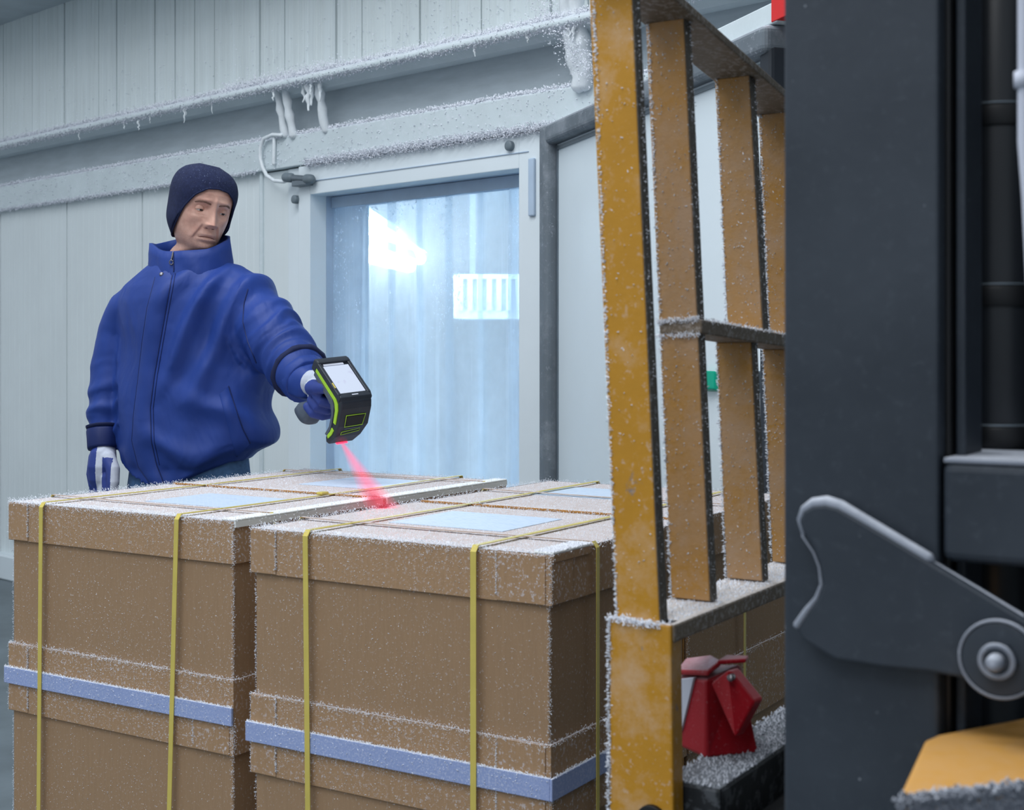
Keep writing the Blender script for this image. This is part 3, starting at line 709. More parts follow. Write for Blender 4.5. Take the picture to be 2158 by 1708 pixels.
# ================================================================== FORKLIFT (local frame: x = n towards the truck, y = l, z up)
fk = frame_root('forklift'); tag(fk, 'forklift mast and worn yellow load backrest covered in frost', 'forklift')
TILT = math.tan(math.radians(2.4)); ZBR = .965
def lean(z): return -(z-ZBR)*TILT
def bar(name, nc, l, z0, z1, w_, th, mat, parent, bev=.0015):
    b = MB(); s0, s1 = lean(z0), lean(z1); h = w_/2
    k1 = -.006*(z1-ZBR)/.8
    s1 += k1
    b.hexa([(nc-h+s0, l, z0), (nc+h+s0, l, z0), (nc+h+s0, l+th, z0), (nc-h+s0, l+th, z0), (nc-h+s1, l, z1), (nc+h+s1, l, z1), (nc+h+s1, l+th, z1), (nc-h+s1, l+th, z1)])
    o = b.build(name, mat, parent, bevel=bev)
    # darker edge strip on the truck side
    e = MB(); e.hexa([(nc+h+s0, l+.001, z0), (nc+h+.0012+s0, l+.001, z0), (nc+h+.0012+s0, l+th, z0), (nc+h+s0, l+th, z0), (nc+h+s1, l+.001, z1), (nc+h+.0012+s1, l+.001, z1), (nc+h+.0012+s1, l+th, z1), (nc+h+s1, l+th, z1)])
    return o, e
bk = MB().hexa([(-.757, 1.435, .60), (-.672, 1.435, .60), (-.672, 1.465, .60), (-.757, 1.465, .60), (-.757, 1.435, ZBR), (-.677, 1.435, ZBR), (-.677, 1.465, ZBR), (-.757, 1.465, ZBR)]).build('load_backrest', M['yellow'], fk, bevel=.003)
NB = -.7205
def sub_edge(e): e.build('bar_edge', M['edge'], bk)
def zt_(l): return 1.703-.165*(l-1.585)          # the top rail drops slightly towards the far side
def zm_(l): return 1.312-.055*(l-1.585)
BARS = []
for l, part_, w_, m_ in ((1.437, 'full', .056, 'yellow'), (1.585, 'all', .053, 'yellow_fr'), (1.800, 'up', .052, 'yellow_fr'), (1.762, 'low', .052, 'yellow_fr'), (1.962, 'up', .052, 'yellow_fr'), (1.935, 'low', .052, 'yellow_fr'), (2.10, 'all', .052, 'yellow_fr'), (2.25, 'full', .056, 'yellow')):
    z0, z1 = {'full': (ZBR-.001, 1.95), 'all': (ZBR+.002, zt_(l)), 'up': (zm_(l)+.009, zt_(l)), 'low': (ZBR+.002, zm_(l)-.009)}[part_]
    BARS.append((l, z0, z1))
    o, e = bar('bar', NB, l, z0, z1, w_, .02, M[m_], bk); sub_edge(e)
def slope_rail(name, l0, l1, zf, h0, h1, a_, b_):
    P_ = []
    for dz in (h0, h1):
        for l, n_ in ((l0, a_), (l0, b_), (l1, b_), (l1, a_)): P_.append((NB+n_+lean(zf(l)), l, zf(l)+dz))
    MB().hexa(P_).build(name, M['rail'], bk, bevel=.002)
slope_rail('top_rail', 1.40, 2.27, zt_, 0, .012, -.036, .036)
slope_rail('middle_rail', 1.583, 2.27, zm_, -.009, .009, -.028, .031)
MB().box((NB-.032, 1.4395, ZBR-.022), (NB+.046, 2.27, ZBR)).build('bottom_rail', M['rail'], bk, bevel=.003)
MB().lathe([(0, 1.418), (.009, 1.418), (.013, 1.424), (.013, 1.436), (0, 1.436)], 20, 'y', (-.700, 0, .735)).build('bolt', M['grey'], bk, smooth=True)
MB().lathe([(0, 1.428), (.019, 1.428), (.019, 1.436), (0, 1.436)], 20, 'y', (-.700, 0, .735)).build('washer', M['black'], bk, smooth=True, bevel=.001)
P = []
for l, z0, z1 in BARS[:6]:
    z1 = min(z1, 1.75)
    P.append(on_edge((NB-.027+lean(z0), l, z0), (NB-.027+lean(z1), l, z1), int(1300*(z1-z0)/.7), (-.8, -.5, .1), .0012))
    P.append(on_edge((NB+.026+lean(z0), l+.01, z0), (NB+.026+lean(z1), l+.01, z1), int(300*(z1-z0)/.7), (.8, -.5, .1), .0015))
    P.append(on_rect((NB-.025+lean(z0), l, z0), (.05, 0, 0), (lean(z1)-lean(z0), 0, z1-z0), int((120 if l < 1.5 else 420)*(z1-z0)/.7), (0, -1, 0)))
P += [on_edge((-.757, 1.434, .62), (-.757, 1.434, ZBR), 900, (-.8, -.5, 0), .0015), on_edge((-.757, 1.434, ZBR), (-.69, 1.434, ZBR-.002), 700, (0, -.6, .8), .0025),
      on_rect((NB-.03, 1.44, ZBR), (.07, 0, 0), (0, .6, 0), 3500, (0, 0, 1)), on_edge((NB+.03+lean(1.31), 1.6, 1.320), (NB+.03+lean(1.31), 2.0, 1.298), 700, (.3, -.3, .9), .0015),
      on_edge((NB-.03+lean(1.32), 1.583, 1.318), (NB+.028+lean(1.32), 1.583, 1.322), 450, (0, -.7, .6), .002), on_edge((NB-.03+lean(1.30), 1.583, 1.300), (NB+.028+lean(1.30), 1.583, 1.302), 300, (0, -.7, .6), .002)]
p, n = cat(*P); crystals('frost_crystals', p, n, .0028, M['frost'], bk, aspect=.32)

# carriage bars with frost, behind the backrest
for (a, b, z0, z1, m_) in ((-.700, -.630, .70, .775, 'rail'), (-.615, -.52, .66, .73, 'black'), (-.735, -.70, .50, .70, 'black')):
    MB().box((a, 1.47, z0), (b, 2.25, z1)).build('carriage_bar', M['darkfrost'] if m_ == 'rail' else M[m_], fk, bevel=.006)
MB().box((-.61, 1.75, .73), (-.55, 2.25, .765)).build('carriage_bar', M['darkfrost'], fk, bevel=.004)
p, n = cat(on_rect((-.70, 1.47, .775), (.07, 0, 0), (0, .7, 0), 2600, (0, 0, 1)), on_rect((-.61, 1.75, .765), (.06, 0, 0), (0, .5, 0), 900, (0, 0, 1)))
crystals('frost_crystals', p, n, .004, M['frostline'], fk, aspect=.5)
# red folded guard with a screw, on the carriage
rd = empty('fork_lock_guard'); rd.parent = fk
RL = 1.60
def q(px, py, dl): return on_l(px, py, RL+dl)
body = [q(1428, 1428, 0), q(1490, 1432, -.03), q(1562, 1400, .03), q(1440, 1402, .09)]
bot = [q(1424, 1570, 0), q(1487, 1600, -.03), q(1600, 1590, .03), q(1520, 1575, .09)]
rb = MB().hexa([Vector((b_.x, b_.y, .728)) if False else b_ for b_ in (bot[0], bot[1], bot[2], bot[3])]+body)
rbo = rb.build('guard_body', M['red'], rd, bevel=.004)
cap = MB().prism([q(1426, 1424, -.004), q(1492, 1427, -.036), q(1520, 1404, -.01), q(1500, 1393, .04), q(1445, 1400, .06)], (0, 0, .008)); cap.build('guard_cap', M['red'], rd, bevel=.003)
MB().prism([q(1512, 1402, -.034), q(1572, 1398, -.004), q(1578, 1392, .02), q(1530, 1390, .03)], (0, 0, .006)).build('guard_flap', M['red'], rd, bevel=.002)
MB().prism([q(1497, 1440, -.036), q(1535, 1412, -.030), q(1590, 1480, -.012), q(1548, 1556, -.04)], (.004, .022, 0)).build('guard_fold', M['red'], rd, bevel=.003)
MB().prism([q(1430, 1432, -.008), q(1462, 1428, -.022), q(1436, 1540, -.010), q(1428, 1545, -.006)], (.002, .004, 0)).build('reflector', M['lightgrey'], rd, bevel=.001)
c0 = q(1538, 1430, -.040); MB().lathe([(0, 0), (.004, 0), (.0045, .003), (.0045, .008), (0, .008)], 14, 'y', c0).build('screw', M['zip'], rd, smooth=True)

# mast: channel section seen from its side
ML = 1.144
MN0, MN1 = on_l(1651, 742, ML).x, on_l(1979, 742, ML).x
MB().box((MN0, ML, .06), (MN1, ML+.022, 2.6)).build('mast_rail', M['mast'], fk, bevel=.004, seg=3)
MB().box((MN0, ML+.022, .06), (MN0+.02, ML+.075, 2.6)).box((MN1-.02, ML+.022, .06), (MN1+.004, ML+.075, 2.6)).build('mast_flange', M['black'], fk, bevel=.003)
MB().box((MN1+.006, ML+.03, .06), (MN1+.014, ML+.09, 2.6)).build('mast_flange', M['mast'], fk, bevel=.002)
MB().box((MN0+.03, ML+.3, .06), (MN1+.45, ML+.33, 2.6)).build('inner_mast_plate', M['black'], fk)
cy = on_l(2098, 742, ML+.15)
MB().lathe([(0, .1), (.034, .1), (.034, 2.6), (0, 2.6)], 28, 'z', (cy.x, ML+.15, 0)).build('lift_cylinder', M['cyl'], fk, smooth=True)
for py in (236, 618, 916):
    z = on_l(2098, py, ML+.12).z
    MB().lathe([(0, z-.012), (.0365, z-.012), (.0365, z+.004), (.035, z+.008), (0, z+.008)], 28, 'z', (cy.x, ML+.15, 0)).build('cylinder_collar', M['black'], fk, smooth=True, bevel=.001)
    MB().lathe([(0, z+.0075), (.0362, z+.0075), (.0362, z+.0088), (0, z+.0088)], 28, 'z', (cy.x, ML+.15, 0)).build('frost_ring', M['grey'], fk, smooth=True)
a, b = on_l(1985, 973, ML-.005), on_l(2175, 1200, ML-.005)
MB().box((a.x, ML-.005, b.z), (a.x+.14, ML+.12, a.z)).build('cross_block', M['mast'], fk, bevel=.008, seg=3)
MB().box((a.x+.001, ML-.004, a.z-.001), (a.x+.14, ML+.12, a.z+.003)).build('frost_cap', M['frostline'], fk, bevel=.001)
# lever plate bolted over the mast
out = [(1690,1120),(1683,1098),(1692,1078),(1712,1066),(1738,1063),(1765,1070),(1800,1090),(1860,1125),(1960,1185),(2060,1245),(2150,1300),(2200,1330),(2200,1480),(2140,1460),(2060,1436),(1960,1418),(1860,1408),(1760,1392),(1690,1350),(1676,1322),(1700,1290),(1722,1262),(1733,1232),(1728,1195),(1715,1160)]
BL = ML-.022
pl = [on_l(x_, y_, BL) for x_, y_ in out]
MB().prism(pl, (0, .018, 0)).build('tilt_bracket', M['mast'], fk, bevel=.003)
br = fk.children[-1]
rim = [on_l(x_, y_, BL+.004) for x_, y_ in ((1690,1130),(1685,1100),(1694,1080),(1714,1068),(1740,1066),(1765,1074),(1800,1094),(1860,1130),(1950,1184))]
MB().tube([p+Vector((0, .004, .001)) for p in rim], [.002,.004,.005,.0065,.0075,.0075,.007,.007,.007], 8).build('frosted_rim', M['frostline'], br, smooth=True)
MB().tube([on_l(x_, y_, BL+.004)+Vector((0, .004, .0)) for x_, y_ in ((1955,1190),(2050,1246),(2150,1306))], .0042, 8).build('frosted_rim', M['frostline'], br, smooth=True)
MB().tube([on_l(x_, y_, BL+.002) for x_, y_ in ((1690,1130),(1714,1165),(1726,1195),(1731,1232),(1720,1262),(1700,1288),(1680,1318))], [.0008,.0008,.001,.0014,.002,.003,.0035], 8).build('frosted_rim', M['frostline'], br, smooth=True)
c0 = on_l(2112, 1385, BL)
MB().lathe([(0, -.012), (.028, -.012), (.031, -.009), (.031, .0), (0, .0)], 40, 'y', c0).build('pivot_washer', M['mast'], br, smooth=True, bevel=.001)
MB().lathe([(.0295, -.0125), (.0315, -.0115), (.0315, -.009), (.0295, -.009)], 40, 'y', c0, ring=True).build('frosted_rim', M['frostline'], br, smooth=True)
MB().lathe([(0, -.02), (.013, -.02), (.0155, -.017), (.0155, -.010), (0, -.010)], 6, 'y', c0).build('pivot_nut', M['mast'], br, bevel=.001)
MB().lathe([(.0105, -.021), (.014, -.021), (.0145, -.019), (.0105, -.019)], 30, 'y', c0, ring=True).build('frosted_rim', M['frostline'], br, smooth=True)
MB().lathe([(0, -.034), (.004, -.034), (.0065, -.03), (.007, -.018), (0, -.018)], 20, 'y', c0).build('pivot_bolt', M['frostline'], br, smooth=True)
# yellow step plate low on the right
ZS = .968
def st(px, py):
    Y = (EYE-ZS)/((py-HOR)/FPX); X = (px-CXP)/FPX*Y; return Vector((X*N2.x+Y*N2.y, X*L2.x+Y*L2.y, ZS))
poly = [st(1893, 1690), st(1900, 1664), st(1948, 1560), st(1975, 1548), st(2190, 1506), st(2190, 1655)]
MB().prism([p-Vector((0, 0, .045)) for p in poly], (0, 0, .045)).build('step_plate', M['yellow_cl'], fk, bevel=.004, seg=3)
stp = fk.children[-1]
p0, p1 = st(1893, 1690), st(2190, 1655)
p, n = cat(on_edge(p0, p1, 1300, (0, -1, .4), .002), on_rect(p0-Vector((0, 0.001, .03)), p1-p0, (0, 0, .03), 2600, (0, -1, .2)))
crystals('frost_crystals', p, n, .0042, M['frostline'], stp, aspect=.4)
b_ = st(2185, 1580); MB().box((b_.x-.02, b_.y-.03, ZS-.04), (MN1+.34, b_.y+.03, ZS-.005)).build('step_bracket', M['black'], fk)
MB().tube([on_l(2157, -2600, 1.05), on_l(2157, -60, 1.05), on_l(2157, 300, 1.05), on_l(2166, 420, 1.05), on_l(2190, 900, 1.05), on_l(2190, 1700, 1.05)], .0042, 10).build('guard_wire', M['lightgrey'], fk, smooth=True)
MB().lathe([(0, -.006), (.006, -.006), (.006, .006), (0, .006)], 12, 'z', on_l(2154, 168, 1.05)).build('wire_clip', M['lightgrey'], fk, smooth=True)
# forks, base and front wheel (below the frame)
for l in (1.55, 2.1):
    MB().hexa([(-1.7, l, .03), (-.735, l, .03), (-.735, l+.1, .03), (-1.7, l+.1, .03), (-1.7, l, .04), (-.735, l, .07), (-.735, l+.1, .07), (-1.7, l+.1, .04)]).box((-.735, l, .03), (-.70, l+.1, .66)).build('fork', M['black'], fk, bevel=.004)
MB().box((-.735, 1.47, .2), (-.70, 2.25, .28)).build('carriage_bar', M['black'], fk, bevel=.004)
MB().box((-.70, 1.6, .22), (-.35, 1.66, .27)).build('carriage_bar', M['black'], fk)
MB().box((MN1+.30, ML+.10, .12), (MN1+2.2, ML+1.05, 1.02)).build('chassis', M['black'], fk, bevel=.05, seg=4)  # unseen truck body, added to block light reaching the box side
MB().box((MN1+.22, ML+.12, .9), (MN1+.45, ML+1.03, 1.42)).build('dash_panel', M['black'], fk, bevel=.03, seg=3)
MB().box((MN1+1.0, ML+.35, 1.02), (MN1+1.5, ML+.85, 1.15)).box((MN1+1.42, ML+.35, 1.15), (MN1+1.54, ML+.85, 1.7)).build('seat', M['black'], fk, bevel=.03, seg=3)
for dn in (.35, 2.05):
    for dl2 in (.15, 1.0):
        MB().box((MN1+dn, ML+dl2-.03, .9), (MN1+dn+.06, ML+dl2+.03, 2.6)).build('roof_post', M['black'], fk)
MB().box((MN1+.3, ML+.1, 2.6), (MN1+2.2, ML+1.05, 2.66)).build('overhead_guard', M['black'], fk, bevel=.01)
MB().lathe([(0, -.06), (.15, -.06), (.2, -.045), (.2, .045), (.15, .06), (0, .06)], 32, 'y', (-.25, ML+.18, .2)).build('wheel', M['black'], fk, smooth=True)

# ================================================================== SCANNER (rigid frame a = to the nose, b = across, c = out of the screen)
SCY = 3.42
So = S(725, 803, SCY)
va = Vector((.50, -.585, -.637)).normalized(); vb = Vector((.805, .585, .09)); vb = (vb-va*vb.dot(va)).normalized(); vc = vb.cross(va)
if vc.z < 0: vc = -vc
scn = bpy.data.objects.new('barcode_scanner', None); COL.objects.link(scn)
# local x=b, y=a, z=c  (handed so that x cross y = z or mirrored is handled by building in world space)
tag(scn, 'black and lime handheld barcode scanner with bright screen in gloved hand', 'scanner')
scn.location = So
K = SCY/3.35*1.07
def W(a, b, c): return va*a*K+vb*b*K+vc*c*K        # offset from the scanner origin
def pr(poly_ac, b0, b1): return MB().prism([W(a, b0, c) for a, c in poly_ac], W(0, b1-b0, 0))
# side profile (a, c): flat screen slab, chamfered shoulder, nose turned down
out_ = [(-.074, -.004), (-.070, .004), (.052, .004), (.068, -.002), (.076, -.016), (.086, -.060), (.083, -.095), (.072, -.126), (.060, -.130), (.052, -.120), (.058, -.085), (.052, -.050), (.036, -.032), (.0, -.026), (-.060, -.026), (-.072, -.02)]
bm_ = pr(out_, -.040, .040); nv = []
for v in bm_.v:
    v = Vector(v); c_k = v.dot(vc)/K; b_k = v.dot(vb)/K
    if b_k > 0: v = v-vb*K*.016*max(0, min(1, (-c_k-.06)/.07))
    nv.append(tuple(v))
bm_.v = nv; bm_.build('scanner_body', M['scan'], scn, bevel=.004, seg=3)
bodyo = scn.children[-1]
pr([(-.078, -.022), (-.078, .006), (-.066, .010), (-.056, .010), (-.056, -.022)], -.043, .043).build('rear_bumper', M['scan'], scn, bevel=.004, seg=3)
for b0, b1 in ((-.043, -.034), (.034, .043)):
    pr([(-.06, -.006), (-.06, .008), (.050, .008), (.062, .002), (.062, -.006)], b0, b1).build('side_bezel', M['scan'], scn, bevel=.002)
pr([(.046, .0), (.046, .007), (.060, .006), (.066, -.002)], -.04, .04).build('front_bezel', M['scan'], scn, bevel=.002)
pr([(-.048, .0038), (-.048, .0055), (.044, .0055), (.044, .0038)], -.0325, .0325).build('screen', M['screen'], scn)
pr([(-.0555, .004), (-.0555, .0062), (-.0495, .0062), (-.0495, .004)], -.03, .022).build('status_bar', M['lightgrey'], scn)
# lime side stripe following the profile, and pale grey inner flank
stripe = [(-.074, -.012), (-.070, -.006), (.046, -.008), (.060, -.014), (.068, -.026), (.076, -.062), (.066, -.064), (.058, -.034), (.048, -.022), (.04, -.018), (-.07, -.016)]
for s_, (b0, b1) in enumerate(((-.0425, -.0395), (.0395, .0425))):
    pr(stripe, b0, b1).build('lime_stripe', M['lime'], scn, bevel=.0008)
    if s_ == 0: pr([(.076, -.080), (.074, -.094), (.066, -.113), (.058, -.110), (.065, -.092), (.066, -.079)], b0, b1).build('lime_patch', M['lime'], scn, bevel=.0008)
    pr([(-.06, -.018), (.036, -.020), (.050, -.030), (.058, -.050), (.064, -.085), (.060, -.110), (.050, -.113), (.056, -.085), (.050, -.052), (.034, -.035), (-.06, -.028)], b0*1.01, b1*.97).build('flank', M['scan_l'], scn, bevel=.001)
pr([(.012, .0085), (.03, .0085), (.03, .0095), (.012, .0095)], -.0405, -.0375).build('indicator', M['strap'], scn)
# nose window with lime outline
def nose(u, b, out=0.0):                     # u 0..1 down the nose front, on its surface
    a0, c0, a1, c1 = .0765, -.017, .0862, -.060
    return W(a0+(a1-a0)*u+out, b, c0+(c1-c0)*u)
def frame_q(p4, r, name, m):
    MB().tube(p4+[p4[0]], r, 6).build(name, m, scn, smooth=True)
frame_q([nose(.35, -.024, .001), nose(.35, .026, .001), nose(1.0, .022, .001), nose(1.02, -.024, .001)], .0011, 'lime_outline', M['lime'])
MB().prism([nose(.42, -.021, .0), nose(.42, .023, .0), nose(.94, .020, .0), nose(.95, -.021, .0)], W(.001, 0, 0)).build('scan_window', M['black'], scn)
def nose2(u, b, out=0.0): return W(.0862+(.0832-.0862)*u+out, b, -.060+(-.092+.060)*u)
frame_q([nose2(.55, -.026, .001), nose2(.35, .02, .001), nose2(.62, .02, .001), nose2(.85, -.026, .001)], .0009, 'lime_outline', M['lime'])
MB().prism([nose2(.2, -.02), nose2(.2, .02), nose2(.3, .02), nose2(.34, -.02)], W(.001, 0, 0)).build('vent_slot', M['scan_l'], scn)
pr([(.066, -.1305), (.066, -.1285), (.073, -.1265), (.074, -.1255), (.074, -.1285)], -.018, .010).build('laser_window', M['laser'], scn)
pr([(.053, .0065), (.053, .0074), (.056, .0074), (.056, .0065)], -.008, .008).build('nameplate', M['lightgrey'], scn)
# pistol grip and trigger
gax = (W(-.0685, 0, -.193)).normalized()
def gp(t, da, db): return W(-.022, 0, -.02)+gax*t*1.2+W(da, db, 0)
rings = []
for t, ra, rb_ in ((0, .024, .020), (.03, .020, .017), (.07, .0195, .0165), (.11, .021, .017), (.135, .026, .021), (.15, .034, .026), (.168, .034, .026), (.174, .028, .022)):
    sh = .004*math.sin(t*30)-(.010 if t > .13 else 0)
    rings.append([gp(t, sh+ra*math.copysign(abs(math.cos(x_))**.75, math.cos(x_)), rb_*math.copysign(abs(math.sin(x_))**.75, math.sin(x_))) for x_ in [2*math.pi*i/24 for i in range(24)]])
MB().loft(rings).build('grip', M['scan_l'], scn, smooth=True)
MB().tube([gp(.012, .022, 0), gp(.025, .030, 0), gp(.04, .026, 0)], [.006, .007, .006], 10).build('trigger', M['lime'], scn, smooth=True)
# red laser fan reaching the box top and its small red lamp
lo = So+W(.0705, -.003, -.129); hit = S(808, 1082, 2.86)
hitw = Vector((hit.x, hit.y, TOPZ+.004))
dirb = (hitw-lo).normalized(); side = Vector((1, .25, 0)); side = (side-dirb*side.dot(dirb)).normalized(); thn = dirb.cross(side)
Ln = (hitw-lo).length; bmx = MB()
for kk in (1, .8, .6, .42, .25):
    rings = []
    for t in (0, .25, .5, .75, .985):
        wd_, tk = (.006+.032*t)*kk, (.003+.006*t)*kk
        rings.append([(lo-So)+dirb*Ln*t+side*wd_*math.cos(x_)+thn*tk*math.sin(x_) for x_ in [2*math.pi*i/16 for i in range(16)]])
    bmx.loft(rings)
bmx.build('laser_beam', M['beam'], scn, smooth=True)
sp = bpy.data.lights.new('laser_light', 'SPOT'); sp.energy = 9; sp.color = (1, .03, .06); sp.spot_size = math.radians(14); sp.spot_blend = .9; sp.shadow_soft_size = .004
spo = bpy.data.objects.new('laser_light', sp); COL.objects.link(spo); spo.parent = scn; spo.location = lo-So+dirb*.004
spo.rotation_euler = dirb.to_track_quat('-Z', 'Y').to_euler()

# ================================================================== PERSON
MY = 4.0
FACE = S(410, 800, MY)
person_c = Vector((S(405, 800, MY).x, MY, 0))
FD = Vector((-.42, -.907, 0)).normalized(); RD = Vector((.907, -.42, 0))      # chest faces FD, RD is to the viewer's right

# --- head (local: -y forward, x viewer right, z up)
HR = [(.121, .006, -.006, .006), (.116, .032, -.034, .042), (.105, .050, -.056, .066), (.085, .066, -.078, .086), (.055, .0745, -.092, .097), (.030, .0765, -.0965, .100), (.012, .0755, -.0935, .099), (-.008, .074, -.0885, .097), (-.03, .0715, -.088, .09), (-.05, .0685, -.0875, .08), (-.07, .0635, -.087, .066), (-.088, .0565, -.0865, .055), (-.102, .049, -.0855, .048), (-.112, .040, -.080, .046), (-.119, .042, -.066, .048), (-.126, .050, -.046, .055), (-.14, .056, -.034, .062), (-.17, .058, -.030, .066), (-.20, .062, -.028, .070), (-.225, .085, -.04, .08)]
HR = sorted([((z_ if z_ < .03 else .03+(z_-.03)*.84), a_, b_, c_) for z_, a_, b_, c_ in HR])
hz = np.array([r[0] for r in HR]); hw = np.array([r[1] for r in HR]); hf = np.array([r[2] for r in HR]); hb = np.array([r[3] for r in HR])
def smooth_interp(z, ys):
    # averaged linear interpolation = soft spline
    return sum(np.interp(z+d, hz, ys)*w_ for d, w_ in ((-.008, .15), (-.004, .2), (0, .3), (.004, .2), (.008, .15)))
def G(x, z, cx, cz, sx, sz): return math.exp(-((x-cx)/sx)**2-((z-cz)/sz)**2)
def head_pt(phi, z, feat=True, grow=0.0):
    w_, f_, b_ = (float(smooth_interp(z, q_)) for q_ in (hw, hf, hb))
    w_ += grow; f_ -= grow; b_ += grow
    sn, cs = math.sin(phi), math.cos(phi)
    x = w_*math.copysign(abs(sn)**.92, sn)
    y = (f_ if cs > 0 else -b_)*abs(cs)**(.86 if cs > 0 else .95)
    y = y if cs > 0 else abs(y)*1.0
    if cs <= 0: y = b_*abs(cs)**.95
    if feat and cs > 0:
        ax = abs(x); d = 0
        if -.06 < z < .04:
            t = (0.022-z)/.062
            if 0 < t < 1.0: h_ = .004+.0245*t**1.2
            elif t >= 1: h_ = .0285*max(0, 1-(t-1)/.20)
            else: h_ = .004*max(0, 1+t*3)
            d += h_*math.exp(-(x/(.0072+.0048*max(0, min(1, t))))**2)
        d += .009*G(ax, z, .0145, -.0425, .0065, .0075)
        d -= .0035*G(ax, z, .009, -.053, .005, .003)
        d -= .0125*G(ax, z, .031, -.003, .0155, .0115)
        d -= .004*G(ax, z, .014, .004, .007, .010)
        d += .0065*G(ax, z, .030, .0215, .020, .0065)
        d += .002*G(ax, z, .0, .022, .008, .008)
        d += .006*G(ax, z, .047, -.026, .017, .015)
        d -= .0032*G(ax, z, .033, -.0195, .013, .003)+.002*G(ax, z, .024, -.026, .006, .004)
        d -= .005*G(ax, z, .046, -.062, .014, .020)
        for k_ in range(7):
            t = k_/6; d -= .0030*G(ax, z, .019+.014*t, -.045-.036*t, .0035, .0065)
            d += .0016*G(ax, z, .026+.014*t, -.045-.036*t, .005, .0065)
        d += .0050*G(ax, z, 0, -.068, .022, .0055)-.0015*G(ax, z, 0, -.060, .004, .006)
        d += .0055*G(ax, z, 0, -.0825, .019, .0048)
        d -= .0050*G(ax, z, 0, -.0752+.0025*(ax/.022)**2*-1, .023, .0019)
        d -= .003*G(ax, z, .025, -.0765, .004, .004)
        d -= .0030*G(ax, z, 0, -.0915, .018, .0035)
        d += .0055*G(ax, z, 0, -.104, .016, .009)
        d += .0012*G(ax, z, .03, .040, .03, .002)-.0012*G(ax, z, .02, .046, .03, .0018)
        d -= .0014*G(ax, z, .006, .024, .0018, .007)
        y -= d*min(1, max(0, (cs-.05)/.45))
    return Vector((x, y, z))
NPH, NZ = 132, 150
zs = np.concatenate([np.linspace(-.225, -.128, 12, endpoint=False), np.linspace(-.128, .045, 112, endpoint=False), np.linspace(.045, .1063, 26)])
rings = []
phs = []
for i in range(NPH):
    t = (i/NPH)*2-1                         # denser towards the face
    phs.append(math.pi*(t*.62+.38*t**3))
for z in zs: rings.append([head_pt(p, float(z)) for p in phs])
HM = Matrix.Translation(S(424, 434, MY-.02)) @ Matrix.Rotation(math.radians(9), 4, 'Y') @ Matrix.Rotation(math.radians(36), 4, 'Z') @ Matrix.Rotation(math.radians(7), 4, 'X') @ Matrix.Scale(1.07, 4)
HLOC = HM
headmb = MB().loft(rings)
hm = headmb.mesh('person')
hb_ = bmesh.new(); hb_.from_mesh(hm); bmesh.ops.recalc_face_normals(hb_, faces=hb_.faces); hb_.to_mesh(hm); hb_.free()
# body below the neck (hidden in the clothes) continues the same mesh
bb = bmesh.new(); bb.from_mesh(hm)
HMi = HM.inverted()
def bodyring(py, hw_px, dep, cx=405):
    c = S(cx, py, MY); return [HMi @ (c+RD*hw_px*MY/FPX*math.sin(p)-(-FD)*dep*math.cos(p)*1.0) for p in phs]
bb.verts.ensure_lookup_table(); bb.faces.ensure_lookup_table()
low = [v for v in bb.verts if v.index < NPH]
for f in [f for f in bb.faces if len(f.verts) == NPH and all(v.index < NPH for v in f.verts)]: bb.faces.remove(f)
prev = low
for py, hw_, dep in ((575, 78, .065), (610, 115, .08), (700, 120, .09), (850, 112, .09), (960, 106, .09), (1040, 110, .10)):
    cur = [bb.verts.new(p) for p in bodyring(py, hw_, dep)]
    for i in range(NPH):
        bb.faces.new((prev[i], prev[(i+1) % NPH], cur[(i+1) % NPH], cur[i]))
    prev = cur
bb.faces.new(prev); bmesh.ops.recalc_face_normals(bb, faces=bb.faces); bb.to_mesh(hm); bb.free()
person = link('person', hm, M['skin'], None, True)
person.matrix_world = HM
tag(person, 'worker in navy beanie and blue padded jacket aiming a scanner', 'person')
def child(o):                                # world-built meshes hang under the person without moving
    o.parent = person; o.matrix_parent_inverse = HM.inverted(); return o
def hchild(o): o.parent = person; return o    # built in head space
